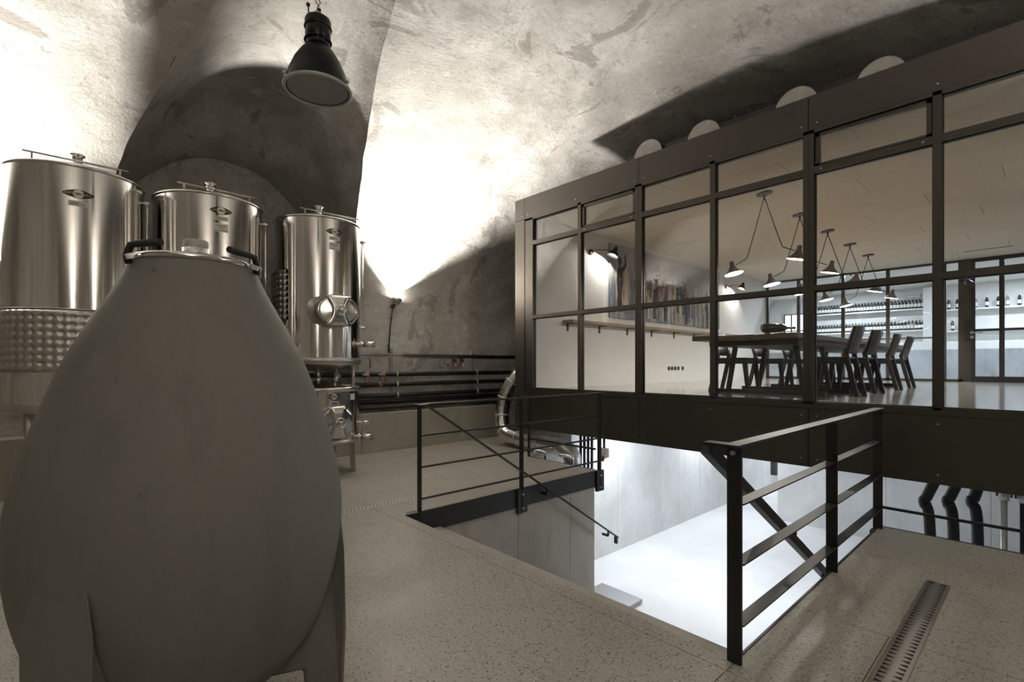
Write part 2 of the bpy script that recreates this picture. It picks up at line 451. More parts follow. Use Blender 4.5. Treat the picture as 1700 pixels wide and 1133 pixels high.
# ------------------------------------------------------------------ the vault
XW, AE, BE, ZC = -7.3, 4.6, 3.0, 2.0
XC = XW + AE
YL, WL, ZL, KL, SL, XE = 1.83, 1.5, 2.37, 1.65, .05, -8.3
YMIN, YMAX = -4.0, 19.6
def wob(p):
    v = Vector(p)
    n1 = noise.noise_vector(v * .55) * .05 + noise.noise_vector(v * 1.7) * .022 + noise.noise_vector(v * 5.0) * .008
    return v + n1
def drop(X): t = min(1, max(0, (-7.0 - X) / 1.3)); return .42 * t * t * (3 - 2 * t)
def barrel_x(z): return XC - AE * math.sqrt(max(0, 1 - ((z - ZC) / BE) ** 2)) if z > ZC else XW
def dyg(X, z):
    if z <= ZL: return WL
    q = (z - ZL - SL * (X - XW)) / KL
    return math.sqrt(max(0, WL * WL - q * q)) if q < WL else 0.0
def make_vault():
    prof = [(XW, z) for z in np.linspace(-.05, ZC, 14)[:-1]]
    prof += [(XC - AE * math.cos(t), ZC + BE * math.sin(t)) for t in np.linspace(0, PI, 190)]
    prof += [(XW + 2 * AE, z) for z in np.linspace(ZC, -.05, 10)[1:]]
    left, right = [], []
    for (x, z) in prof:
        d = dyg(x, z) if x < XC else 0.0
        q = np.linspace(0, 1, 56) ** .8
        left.append([wob((x, YMIN + (YL - d - YMIN) * t, z)) for t in q])
        q2 = np.linspace(0, 1, 120) ** 1.15
        right.append([wob((x, YL + d + (YMAX - YL - d) * t, z)) for t in q2])
    m = MB(); m.grid(left); m.grid(right)
    o = m.build('ceiling', 'plaster'); tag(o, kind='structure')
    # alcove with its rising cap
    rows = []
    def colpts(th, straight=None):
        out = []
        if straight is not None:
            sgn, z = straight; dy = WL * sgn; xg = XW
            for t in np.linspace(0, 1, 26): X = XE + (xg - XE) * t; out.append(wob((X, YL + dy, z)))
            return out
        dy = WL * math.cos(th); base = ZL + KL * WL * math.sin(th)
        lo, hi = XW, XC
        for _ in range(40):
            mid = (lo + hi) / 2; zb = ZC + BE * math.sqrt(max(0, 1 - ((mid - XC) / AE) ** 2))
            if zb < base + SL * (mid - XW): lo = mid
            else: hi = mid
        xg = (lo + hi) / 2
        for t in np.linspace(0, 1, 26):
            X = XE + (xg - XE) * t
            out.append(wob((X, YL + dy, base + SL * (X - XW) - drop(X) * math.sin(th))))
        return out
    for z in np.linspace(-.05, ZL, 12)[:-1]: rows.append(colpts(0, (1, z)))
    for th in np.linspace(0, PI, 60): rows.append(colpts(th))
    for z in np.linspace(ZL, -.05, 12)[1:]: rows.append(colpts(0, (-1, z)))
    m = MB(); m.grid(rows)
    # back of the alcove
    ends = [r[0] for r in rows]; c = wob((XE, YL, 1.6))
    n = len(ends); m._add(ends + [c], [(i, i + 1, n) for i in range(n - 1)], False)
    o = m.build('wall_alcove', 'plaster'); tag(o, kind='structure')
    m = MB().bb(XW - .3, 2.3, YMIN - .2, YMIN, -.3, 5.4)
    tag(m.build('wall_back', 'plaster'), kind='structure')
    m = MB().bb(XW - .3, 2.3, YMAX, YMAX + .2, -.3, 5.4)
    tag(m.build('wall_far', 'plaster'), kind='structure')
make_vault()

# ------------------------------------------------------------------ hall floor, opening, concrete walls
FE, FL, FR_, YE = 2.28, -3.90, -.97, 5.07
fl = struct('floor')
J = .004
def slab(x0, x1, y0, y1, z0=-.22, z1=0.0, mat='aggregate_concrete', par=None, nm='slab'):
    return MB().bb(x0 + J / 2, x1 - J / 2, y0 + J / 2, y1 - J / 2, z0, z1).build(nm, mat, par or fl)
slab(-8.3, FL, YMIN, 2.17); slab(FL, FR_, YMIN, 2.17); slab(FR_, 1.9, YMIN, 2.17)
slab(FL, FR_, 2.17, FE)
slab(-8.3, FL, 2.17, YE); slab(-7.3, -5.2, YE, 14.2)
slab(FR_, -.545, 2.17, 3.03); slab(-.545, 1.9, 2.17, 3.03); slab(FR_, 1.9, 3.03, YE)
MB().bb(-8.3, 1.9, YMIN, 2.27, -.4, -.225).build('slab', 'formwork_concrete', fl)

sw = struct('wall_stair')
for y0, y1 in ((2.0, 2.6), (2.6, 3.676), (3.676, 4.53), (4.53, 5.0)):
    MB().bb(-4.15, -3.915, y0 + .003, y1 - .003, -1.97, -.215).build('panel', 'formwork_concrete', sw)
MB().bb(-4.14, -3.93, 2.0, 4.998, -1.97, -.215).build('core', 'formwork_concrete', sw)
LZ = -1.95
tag(MB().bb(-5.6, 2.2, 1.9, 17.6, LZ - .2, LZ).build('floor_lower', 'pale_screed'), kind='structure')
lw = struct('wall_lower_left')
ys = [4.8, 6.05, 7.3, 8.55, 9.425, 10.33, 11.25, 12.5, 13.75, 15.0, 16.25, 17.5]
for a, b in zip(ys[:-1], ys[1:]): MB().bb(-5.45, -5.2, a + .003, b - .003, LZ, .38 if a > 6 else -.23).build('panel', 'pale_concrete', lw)
MB().bb(-5.45, -5.215, 6.05, 17.5, LZ, .38).build('core', 'pale_concrete', lw)
lf = struct('wall_lower_far')
xs = [-3.96, -3.0, -2.08, -.68, .7, 2.1]
for a, b in zip(xs[:-1], xs[1:]): MB().bb(a + .003, b - .003, 11.3, 11.55, LZ, .38).build('panel', 'pale_concrete', lf)
MB().bb(-3.95, 2.1, 11.315, 11.55, LZ, .38).build('core', 'pale_concrete', lf)
MB().bb(-3.95, -3.75, 11.55, 17.5, LZ, .38).build('panel', 'pale_concrete', lf)
tag(MB().bb(-5.6, -3.6, 17.5, 17.7, LZ, .38).build('wall_lower_end', 'pale_concrete'), kind='structure')
tag(MB().bb(-5.2, -4.15, 4.8, 5.0, LZ, -.23).build('wall_lower_near', 'pale_concrete'), kind='structure')
tag(MB().bb(1.9, 2.2, 1.9, 11.6, LZ, .38).build('wall_lower_right', 'pale_concrete'), kind='structure')
tag(MB().bb(-.95, 1.9, 4.82, 5.02, LZ, -.23).build('wall_under_slab', 'pale_concrete'), kind='structure')
tag(MB().bb(-.955, -.80, 2.0, 4.81, LZ, -.23).build('wall_stair_right', 'pale_concrete'), kind='structure')
# stair down into the lower room
st = struct('floor_stairs')
nst = 11
for i in range(nst - 1):
    z = -(i + 1) * 1.95 / nst; y = FE + .06 + i * .298
    MB().bb(-3.9, -.98, y, y + .31, z - .16, z).build('step', 'formwork_concrete', st)
MB().prism([(FE, -.4), (FE + 3.0, LZ + .02), (FE + 2.6, LZ + .02), (FE, -.7)], 0, -3.88, -1.0).build('stringer', 'formwork_concrete', st)
pl = thing('tread_plate', 'chequered steel plate lying on the white lower floor at the foot of the stairs', 'metal plate', (-4.15, 5.7, LZ))
MB().bb(-.36, .33, -.42, .24, .012, .06).build('sheet', 'tread_plate', pl, bevel=.002)
MB().bb(-.34, .31, -.40, .22, 0, .012).build('base', 'black_steel', pl)

# parapet along the hall wall
pw = struct('wall_parapet')
py = [-3.9, -1.6, .9, 3.36, 5.2, 7.2, 9.5]
for a, b in zip(py[:-1], py[1:]): MB().bb(-7.5, -7.03, a + .003, b - .003, 0, .6).build('block', 'parapet_concrete', pw, bevel=.006)

# ------------------------------------------------------------------ glazed box: facade
YF = 5.2
ZB, ZG0, ZMID, ZUP, ZG1, ZT = .383, 1.0, 2.06, 3.165, 3.515, 3.875
wn = struct('window_1')
sx0, sx1 = -5.61, 1.85
seams = [-5.40, -3.40, -1.55, .30, 1.85]
g = .003
def panel(x0, x1, z0, z1, nm='cladding_panel'):
    return MB().bb(x0 + g, x1 - g, YF, YF + .02, z0 + g, z1 - g).build(nm, 'frame_steel', wn)
panel(sx0, -5.40, ZG1 + .035, ZT); panel(sx0, -5.40, ZG0 - .06, ZG1 + .035); panel(sx0, -5.40, ZB, ZG0 - .06)
for a, b in zip(seams[:-1], seams[1:]):
    panel(a, b, ZG1 + .035, ZT); panel(a, b, ZB, ZG0 - .06)
MB().bb(sx0, sx1, YF + .02, YF + .1, ZG1 + .0, ZT - .002).build('backing', 'black_steel', wn)
MB().bb(sx0, sx1, YF + .02, YF + .1, ZB + .002, ZG0).build('backing', 'black_steel', wn)
MB().bb(sx0, -5.30, YF + .02, YF + .1, ZG0, ZG1).build('backing', 'black_steel', wn)
mull = [-5.30 + .03 + .926 * 0] + [-4.327 + .926 * k for k in range(0, 7)]
mull[0] = -5.30
wid = {0: .16, 2: .092, 4: .092, 6: .092}
def mw(i): return wid.get(i, .056)
for i, x in enumerate(mull):
    w = mw(i)
    MB().bb(x - w / 2, x + w / 2, YF - .005, YF + .07, ZG0 - .02, ZG1 + .03).build('mullion', 'frame_steel', wn)
    if w == .092:
        MB().bb(x - .002, x + .002, YF - .0065, YF - .004, ZG0 - .02, ZG1 + .03).build('joint', 'black_steel', wn)
for z0, z1, nm in ((ZG0 - .06, ZG0, 'bottom_rail'), (ZG1, ZG1 + .035, 'top_rail')):
    MB().bb(-5.38, sx1, YF - .005, YF + .07, z0, z1).build(nm, 'frame_steel', wn)
for i in range(len(mull) - 1):
    x0 = mull[i] + mw(i) / 2; x1 = mull[i + 1] - mw(i + 1) / 2
    for z, h in ((ZMID, .052), (ZUP, .062)):
        MB().bb(x0, x1, YF - .004, YF + .068, z - h / 2, z + h / 2).build('transom', 'frame_steel', wn)
    rows_ = [(ZG0, ZMID - .026), (ZMID + .026, ZUP - .031), (ZUP + .031, ZG1)]
    for k, (z0, z1) in enumerate(rows_):
        MB().bb(x0, x1, YF + .040, YF + .048, z0, z1).build('glass_pane', 'window_glass', wn)
        for (a, b, c, d) in ((x0, x0 + .012, z0, z1), (x1 - .012, x1, z0, z1), (x0, x1, z0, z0 + .010), (x0, x1, z1 - .010, z1)):
            pass
        fr = MB()
        for (a, b, c, d) in ((x0, x0 + .008, z0, z1), (x1 - .008, x1, z0, z1), (x0, x1, z0, z0 + .008), (x0, x1, z1 - .008, z1)):
            fr.bb(a, b, YF + .03, YF + .06, c, d)
        fr.build('glazing_bead', 'black_steel', wn)
        if k == 2 and i in (1, 4):       # opening vents
            sh = MB(); t = .032
            for (a, b, c, d) in ((x0 + .01, x0 + .01 + t, z0 + .01, z1 - .01), (x1 - .01 - t, x1 - .01, z0 + .01, z1 - .01), (x0 + .01, x1 - .01, z0 + .01, z0 + .01 + t * .6), (x0 + .01, x1 - .01, z1 - .01 - t, z1 - .01)):
                sh.bb(a, b, YF + .012, YF + .06, c, d)
            sh.build('vent_sash', 'frame_steel', wn)
            for xx in (x0 + .06, x1 - .06):
                MB().cyl((xx, YF - .008, ZUP), (xx, YF, ZUP), .008, seg=10).build('screw', 'satin_steel', wn)
for x in [s_ + d for s_ in seams[:-1] for d in (-.06, .07)] + [-4.4, -2.5, -.62]:
    for z in (ZG1 + .09, ZB + .08, ZG0 - .13):
        MB().cyl((x, YF - .003, z), (x, YF + .001, z), .007, seg=8).build('screw', 'satin_steel', wn)

# box shell
RF, RC = .98, 3.60
tag(MB().bb(-5.605, -5.30, YF + .1, 14.4, .40, ZT - .03).build('wall_room_left', 'white_wall'), kind='structure')
tag(MB().bb(-5.612, -5.606, YF + .1, 14.4, ZB, ZT).build('wall_room_outside', 'black_steel'), kind='structure')
fr_ = struct('floor_room')
MB().bb(-5.605, 1.85, YF + .1, 14.4, .42, RF).build('slab', 'polished_floor', fr_)
MB().bb(-5.605, 1.85, YF + .1, 14.4, .385, .42).build('underside', 'pale_concrete', fr_)
tag(MB().bb(1.86, 1.92, YF + .1, 14.4, .40, ZT - .03).build('wall_room_right', 'white_wall'), kind='structure')
cr = struct('ceiling_room')
MB().bb(-5.605, 1.86, YF + .1, 14.4, RC + .03, ZT - .04).build('slab', 'dark_grey', cr)
bx, by = .62, 2.0
me = None
nrow = int((14.3 - 5.3) / bx) + 1
for j in range(nrow):
    y0 = 5.3 + j * bx; off = (j * .77) % by
    x = -5.3 - off
    while x < 1.86:
        a, b = max(x, -5.3), min(x + by, 1.86)
        if b - a > .05:
            MB().bb(a + .003, b - .003, y0 + .002, min(y0 + bx, 14.3) - .002, RC, RC + .028).build('ceiling_board', 'acoustic_board', cr)
        x += by
# ceiling slot vent
MB().bb(-1.2, -.5, 13.3, 13.36, RC - .004, RC).build('slot', 'black_steel', cr)

# back glazing of the room with its door
YB = 14.3
wb = struct('window_2')
def bwbox(x0, x1, z0, z1, nm, mat='frame_steel', y=YB, d=.06, par=None): return MB().bb(x0, x1, y, y + d, z0, z1).build(nm, mat, par or wb)
bm = [-5.27, -4.5, -3.5, -2.6, -1.6]
for x in bm: bwbox(x - .035, x + .035, RF, RC, 'mullion')
for z0, z1, nm in ((RF, RF + .05, 'bottom_rail'), (RC - .05, RC, 'top_rail'), (3.19, 3.25, 'transom')):
    bwbox(-5.3, -1.3, z0, z1, nm)
for a, b in zip(bm[:-1], bm[1:]):
    for z0, z1 in ((RF + .05, 3.19), (3.25, RC - .05)): bwbox(a + .035, b - .035, z0, z1, 'glass_pane', 'window_glass', YB + .025, .006)
    bwbox(a + .035, b - .035, 1.93, 1.965, 'transom')
bwbox(-1.565, -1.36, RF + .05, RC - .05, 'glass_pane', 'window_glass', YB + .025, .006)
bwbox(-1.37, -1.17, RF, RC, 'door_post')
dr = struct('door_1')
for x0, x1 in ((-1.17, -1.10), (-.74, -.66), (.25, .32)): bwbox(x0, x1, RF, RC - .02, 'stile', 'black_steel', YB + .005, .05, dr)
for z0, z1 in ((RF, RF + .12), (2.05, 2.10), (3.19, 3.25), (RC - .08, RC)): bwbox(-1.17, .32, z0, z1, 'rail', 'black_steel', YB + .008, .045, dr)
for a, b in ((-1.10, -.74), (-.66, .25)):
    for z0, z1 in ((RF + .12, 2.05), (2.10, 3.19), (3.25, RC - .08)): bwbox(a, b, z0, z1, 'glass_pane', 'window_glass', YB + .03, .006, dr)
lk = MB().bb(-1.27, -1.10, YB - .03, YB, 1.85, 2.32).build('lock_case', 'black_steel', dr, bevel=.02)
MB().cyl((-1.15, YB - .06, 2.02), (-.98, YB - .06, 2.02), .012).cyl((-1.15, YB - .06, 2.02), (-1.15, YB - .03, 2.02), .014).build('handle', 'satin_steel', lk)
for z in (1.93, 2.03): MB().cyl((-1.15, YB - .035, z), (-1.15, YB - .03, z), .03, seg=16).build('escutcheon', 'satin_steel', lk)
bwbox(.32, 1.86, RF, RC, 'side_panel', 'white_wall')
cm = thing('spotlight', 'black spotlight head fixed beside the door frame in the back glazing', 'spotlight', (-1.25, YB, 3.05))
MB().box((0, -.03, .1), (.16, .06, .10)).build('bracket', 'black_steel', cm, bevel=.01)
MB().cyl((.02, -.06, .08), (.1, -.2, -.04), .06, .075, 16).build('head', 'black_steel', cm)

# bottle room beyond the glazing
bz = struct('wall_bottle_room')
MB().bb(-7.2, 2.0, 18.75, 18.9, .6, 3.7).build('back_face', 'white_wall', bz)
MB().bb(-2.45, -2.15, 17.9, 18.75, RF, 3.5).build('pier', 'white_wall', bz)
MB().bb(-7.3, -7.2, 14.4, 18.9, .6, 3.7).build('side_face', 'white_wall', bz)
MB().bb(1.9, 2.0, 14.4, 18.9, .6, 3.7).build('side_face', 'white_wall', bz)
MB().bb(-7.2, -5.3, 14.4, 14.5, .6, 3.7).build('front_face', 'white_wall', bz)
tag(MB().bb(-7.2, 1.9, 14.4, 18.8, .75, RF - .01).build('floor_bottle_room', 'polished_floor'), kind='structure')
tag(MB().bb(-7.2, 1.9, 14.4, 18.8, 3.62, 3.75).build('ceiling_bottle_room', 'white_wall'), kind='structure')
ct = struct('wall_counter')
x = -4.4
while x < 1.8:
    MB().bb(x + .003, x + .6 - .003, 16.0, 16.22, RF - .01, 1.72).build('board_face', 'board_concrete', ct)
    x += .6
MB().bb(-4.4, 1.8, 16.015, 16.3, RF - .01, 1.715).build('core', 'board_concrete', ct)
tag(MB().bb(-7.0, 1.8, 18.40, 18.745, 1.75, 2.0).build('trim_1', 'white_paint'), kind='structure')
w3 = struct('window_3')
MB().bb(-6.3, -5.45, 18.72, 18.748, 2.0, 3.05).build('daylight_pane', 'daylight', w3)
for x in (-6.32, -6.1, -5.88, -5.66, -5.43): MB().bb(x - .02, x + .02, 18.69, 18.72, 1.98, 3.07).build('bar', 'frame_steel', w3)
for z in (1.98, 2.5, 3.07): MB().bb(-6.34, -5.41, 18.69, 18.72, z - .02, z + .02).build('bar', 'frame_steel', w3)
def board(x0, x1, z, label):
    o = MB().bb(x0, x1, 18.47, 18.748, z - .035, z).build('wall_shelf', 'white_paint'); tag(o, label, 'shelf')
ZS1, ZS2 = 2.99, 2.365
board(-5.4, -2.46, ZS1, 'upper long white shelf lined with wine bottles behind the dining room')
board(-5.4, -2.46, ZS2, 'lower long white shelf lined with wine bottles behind the dining room')
board(-2.14, 1.85, 2.90, 'upper white shelf beyond the glazed door with a few spaced bottles')
board(-2.14, 1.85, 2.30, 'lower white shelf beyond the glazed door')
# bottles
def bottle_proto(glass):
    o = MB().lathe([(1e-4, 0), (.035, 0), (.038, .006), (.038, .185), (.034, .205), (.018, .235), (.0145, .25), (.0145, .30), (1e-4, .30)], seg=14).build('wine_bottle', glass)
    MB().lathe([(.0386, .05), (.0386, .135)], seg=14).build('paper_label', 'label_paper', o)
    MB().lathe([(.0152, .255), (.0158, .302), (1e-4, .303)], seg=12).build('capsule', 'foil_cap', o)
    return o
dark = bottle_proto('bottle_glass'); clear = bottle_proto('clear_bottle'); first = {0: True, 1: True}
def put_bottle(k, x, y, z, label, group):
    p = (dark, clear)[k]
    o = p if first[k] else copy_tree(p); first[k] = False
    o.location = (x, y, z); o.rotation_euler.z = random.uniform(-.5, .5); o.scale = (1.0, 1.0, 1.12)
    tag(o, label, 'bottle', group)
for z, nm in ((ZS1, 'upper'), (ZS2, 'lower')):
    x = -5.36
    while x < -2.5:
        put_bottle(0, x, 18.58, z, 'dark wine bottle with a white label in the close row on the %s long shelf' % nm, 'bottles on the %s long shelf' % nm)
        x += .083
for i, (x, k) in enumerate(((-1.98, 0), (-1.8, 0), (-1.42, 1), (-1.2, 0), (-.98, 0), (-.8, 1), (-.58, 0), (-.2, 0), (.02, 0))):
    put_bottle(k, x, 18.58, 2.90, 'spaced wine bottle on the upper shelf beyond the glazed door', 'bottles on the upper shelf beyond the door')
for x in (-1.9, -1.7): put_bottle(0, x, 18.58, 2.30, 'dark wine bottle of the pair on the lower shelf beyond the glazed door', 'pair of bottles on the lower shelf')
# unseen ceiling lights added to brighten the bottle room and counter
for i, (x, y) in enumerate(((-4.2, 17.3), (-.4, 17.3), (-3.2, 14.52), (-.4, 14.52))):
    t = thing('fill_panel_light', ('added flat white fill light above the long bottle shelves', 'added flat white fill light above the spaced bottles beyond the glazed door', 'added flat white fill light between the back glazing and the board-marked counter', 'added flat white fill light just behind the glazed door')[i], 'ceiling light', (x, y, 3.62))
    MB().bb(-.6, .6, -.1, .1, -.03, 0).build('housing', 'white_paint', t)
    MB().bb(-.58, .58, -.08, .08, -.034, -.03).build('diffuser', 'fill_light_glow', t)
    a = area('fill_panel_glow', (0, 0, -.04), (0, 0, 0), 1.1, .16, BACK_W, COOL); a.parent = t
gr = tag(MB().bb(-2.98, -2.62, 18.72, 18.746, 3.32, 3.42).build('air_grille', 'grey_paint'), 'grey framed air grille above the end of the upper bottle shelf', 'vent')
MB().bb(-2.96, -2.64, 18.715, 18.722, 3.335, 3.405).build('louvre', 'white_paint', gr)

# ------------------------------------------------------------------ dining room
tb = thing('dining_table', 'long heavy dark wooden dining table with plank top on steel trestles', 'table', (-2.45, 9.05, RF))
for i in range(5):
    x0 = -.6 + i * .24
    e = (-.05, .06, 0, .09, -.03)[i]
    MB().bb(x0 + .002, x0 + .238, -3.15 + e, 3.15 + e * .5, .66, .72).build('plank', 'table_wood', tb, bevel=.004)
MB().bb(-.52, .52, -2.9, 2.9, .60, .66).build('apron', 'black_wood', tb)
for y in (-2.5, -1.5, -.38, 1.4):
    MB().bb(-.68, .68, y - .03, y + .03, 0, .05).build('foot_bar', 'black_steel', tb)
    for x in (-.45, .45):
        MB().bar((x, y, .05), (x * .8, y, .60), .05, .05, (0, 1, 0)).build('leg', 'black_steel', tb)

def make_chair():
    c = empty('dining_chair')
    # faces +x: the sitter looks along +x, the back leans out to -x
    for sy in (-1, 1):
        y = sy * .19
        MB().prism([(-.27, 0), (-.225, 0), (-.12, .43), (-.12, .52), (-.22, .80), (-.25, .80), (-.165, .50), (-.175, .43)], 1, y - .018, y + .018).build('rear_leg', 'black_wood', c)
        MB().prism([(.245, 0), (.285, 0), (.25, .44), (.19, .44)], 1, y - .018, y + .018).build('front_leg', 'black_wood', c)
        MB().bb(-.14, .24, y - .015, y + .015, .38, .44).build('side_rail', 'black_wood', c)
    MB().bb(.205, .235, -.175, .175, .38, .43).build('front_rail', 'black_wood', c)
    MB().bb(-.16, .26, -.215, .215, .44, .462).build('seat', 'black_wood', c, bevel=.006)
    rows = []
    for z, xx in ((.50, -.165), (.60, -.20), (.70, -.232), (.815, -.262)):
        rows.append([(xx + .05 * (abs(t) ** 2), t * .225, z) for t in np.linspace(-1, 1, 9)])
    m = MB().grid(rows); bk = m.build('backrest', 'black_wood', c)
    so = bk.modifiers.new('thick', 'SOLIDIFY'); so.thickness = .018
    return c
ch0 = make_chair(); used = [False]
ords = ('first', 'second', 'third', 'fourth')
def put_chair(x, y, a, label, group):
    o = ch0 if not used[0] else copy_tree(ch0); used[0] = True
    o.location = (x, y, RF); o.rotation_euler.z = a; tag(o, label, 'chair', group)
for i, y in enumerate((6.92, 7.83, 9.05, 10.05)):
    put_chair(-1.76, y, PI + (.02, -.03, .03, 0)[i], 'black wooden chair facing the painted canvas, %s from the hall glazing' % ords[i], 'dining chairs')
for i, y in enumerate((6.98, 8.30, 9.6, 10.9)):
    put_chair(-3.02, y, (.03, -.02, 0, .02)[i], 'black wooden chair on the canvas side of the table, %s from the hall glazing' % ords[i], 'dining chairs')

# big bottle lying on the table
bt = thing('large_bottle', 'large dark wine bottle lying on its side on the table', 'bottle', (-2.12, 6.08, RF + .72), R(42))
ry = Matrix.Rotation(R(90), 3, 'Y')
MB().lathe([(1e-4, -.18), (.044, -.18), (.052, -.165), (.054, -.04), (.05, .03), (.036, .07), (.018, .09), (.014, .105), (.014, .165), (.017, .17), (.017, .182), (1e-4, .183)], (0, 0, .068), 24, ry).build('glass_body', 'bottle_glass', bt)
for x in (-.12, .05): MB().box((x, 0, .008), (.025, .09, .016)).build('cradle', 'black_wood', bt)

# spider pendants
def make_pendant():
    c = empty('pendant_lamp')
    for dx, dy in ((-.035, .02), (.035, -.02)):
        MB().cyl((dx, dy, -.022), (dx, dy, 0), .07, .07, 24).build('canopy', 'dark_grey', c)
    MB().cyl((0, 0, -.09), (0, 0, -.02), .012, seg=8).build('stem', 'black_steel', c)
    for s_ in (-1, 1):
        rx = -s_ * .0
        pts = [(0, s_ * .012, -.06)]
        p1 = Vector((s_ * .19, s_ * .05, -.80 if s_ < 0 else -.70)); p2 = Vector((s_ * .34, s_ * .06, -.90 if s_ < 0 else -.80))
        pts = [Vector((0, s_ * .012, -.06)), p1 * .5 + Vector((0, 0, -.03)), p1 * .93, p1 + Vector((s_ * .012, 0, -.03)), (p1 + p2) / 2 + Vector((0, 0, -.015)), p2]
        MB().tube(pts, .006, 8).build('arm', 'black_steel', c)
        q = p2 + Vector((s_ * .05, 0, -.02)); tilt = Matrix.Rotation(R(12 * s_), 3, 'Y')
        pr = [(1e-4, .075), (.022, .07), (.026, .05), (.027, .02), (.035, -.005), (.06, -.045), (.10, -.085), (.125, -.105)]
        sh = MB().lathe(pr, q, 26, tilt).build('shade', 'lamp_grey', c)
        so = sh.modifiers.new('thick', 'SOLIDIFY'); so.thickness = .003
        MB().lathe([(.118, -.1), (.11, -.094), (.02, -.085), (1e-4, -.084)], q, 20, tilt).build('glow_disc', 'bulb_glow', sh)
        spot('bulb_light', q + tilt @ Vector((0, 0, -.115)), tilt @ Vector((0, 0, -1)), PENDANT_W, 168, .4, (1, .94, .85), .05, c)
    return c
p0 = make_pendant()
for i in range(5):
    o = p0 if i == 0 else copy_tree(p0)
    o.location = (-2.55, 6.82 + 1.355 * i, RC); o.rotation_euler.z = (0, .03, -.04, .05, 0)[i]
    tag(o, 'two-armed grey spider pendant over the table, %s from the hall glazing' % (ords + ('fifth',))[i], 'pendant lamp', 'spider pendants over the table')

# wall lamps, shelf, canvas, sockets on the white wall
def wall_lamp(y, z, label):
    t = thing('wall_lamp', label, 'wall lamp', (-5.30, y, z))
    MB().cyl((0, 0, 0), (.03, 0, 0), .05, .045, 20).build('wall_plate', 'black_steel', t)
    MB().tube([(.03, 0, 0), (.12, .06, .03), (.22, .36, .05)], .007, 8).build('arm', 'black_steel', t)
    tl = Matrix.Rotation(R(-22), 3, 'X') @ Matrix.Rotation(R(10), 3, 'Y')
    q = Vector((.22, .40, .06))
    sh = MB().lathe([(1e-4, .06), (.03, .055), (.035, .0), (.07, -.06), (.10, -.12)], q, 24, tl).build('shade', 'black_steel', t)
    so = sh.modifiers.new('thick', 'SOLIDIFY'); so.thickness = .003
    MB().sphere(q + tl @ Vector((0, 0, -.05)), .02, 12, 8).build('bulb', 'bulb_glow', sh)
    point('bulb_light', q + tl @ Vector((0, 0, -.075)), 38, WARM, .02, t)
wall_lamp(6.66, 3.26, 'black arm wall lamp between the hall glazing and the painted canvas')
wall_lamp(11.85, 3.22, 'black arm wall lamp between the painted canvas and the bottle room')
sf = thing('wall_ledge', 'narrow wooden ledge on black brackets under the painted canvas', 'shelf', (-5.30, 5.95, 2.06))
MB().bb(0, .22, 0, 6.2, -.045, 0).build('board', 'shelf_wood', sf, bevel=.003)
for y in (.12, .95, 1.78, 2.6, 3.45, 4.3, 5.2, 6.0):
    MB().bb(0, .16, y - .02, y + .02, -.055, -.045).bb(0, .012, y - .02, y + .02, -.17, -.045).build('bracket', 'black_steel', sf)
cv = thing('painted_canvas', 'very wide painted canvas of a crowd of standing figures on white wall', 'painting', (-5.30, 7.16, 2.18))
MB().bb(.002, .04, 0, 4.24, 0, 1.32).build('canvas', 'canvas_paint', cv)
rng = random.Random(11)
def figure(y, base, hgt, mat, lean, xo):
    s_ = hgt; prof = [(-.13, 0), (-.10, .32), (-.15, .52), (-.13, .74), (-.055, .80), (-.05, .82), (.05, .82), (.055, .80), (.14, .74), (.15, .50), (.09, .32), (.13, 0)]
    pts = [(y + a * s_ * .62 + lean * b * s_, base + b * s_) for a, b in prof]
    m = MB().prism(pts, 0, .04, xo)
    hc = (y + lean * .91 * s_, base + .91 * s_)
    m.prism([(hc[0] + .062 * s_ * math.cos(t), hc[1] + .085 * s_ * math.sin(t)) for t in np.linspace(0, 2 * PI, 11)[:-1]], 0, .04, xo + .0005)
    if rng.random() < .6:
        a = rng.choice((-1, 1))
        m.prism([(y + a * .08 * s_, base + .70 * s_), (y + a * .22 * s_, base + .86 * s_), (y + a * .18 * s_, base + 1.05 * s_), (y + a * .15 * s_, base + 1.05 * s_), (y + a * .16 * s_, base + .87 * s_), (y + a * .04 * s_, base + .78 * s_)], 0, .04, xo)
    m.build('painted_figure', mat, cv)
cols = ['paint_cream', 'paint_dark', 'paint_maroon', 'paint_blue', 'paint_grey', 'paint_cream', 'paint_grey', 'paint_dark']
for (y, b, h, mt) in ((.28, .12, 1.0, 'paint_dark'), (.22, .35, .72, 'paint_cream'), (.50, .2, .86, 'paint_cream'), (.78, .1, .62, 'paint_grey')): figure(y, b, h, mt, 0, .042 + rng.random() * .004)
for row, (b0, h0, n) in enumerate(((.42, .46, 15), (.22, .5, 16), (.02, .5, 17))):
    for i in range(n):
        y = .75 + (i + .5 + rng.uniform(-.25, .25)) * 3.4 / n
        figure(y, b0 + rng.uniform(-.05, .07), h0 * rng.uniform(.85, 1.2), rng.choice(cols), rng.uniform(-.06, .06), .042 + row * .003 + rng.random() * .002)
for i in range(5):
    y = 9.2 + i * .125 + (.06 if i == 4 else 0)
    t = thing('wall_socket', 'black round wall socket in the row low on the white wall', 'socket', (-5.30, y, 1.27), 0, 'row of black sockets on the white wall')
    MB().cyl((0, 0, 0), (.012, 0, 0), .042, .042, 20).build('cover', 'black_rubber', t)
    MB().cyl((.012, 0, 0), (.0125, 0, 0), .028, .028, 16).build('recess', 'dark_grey', t)

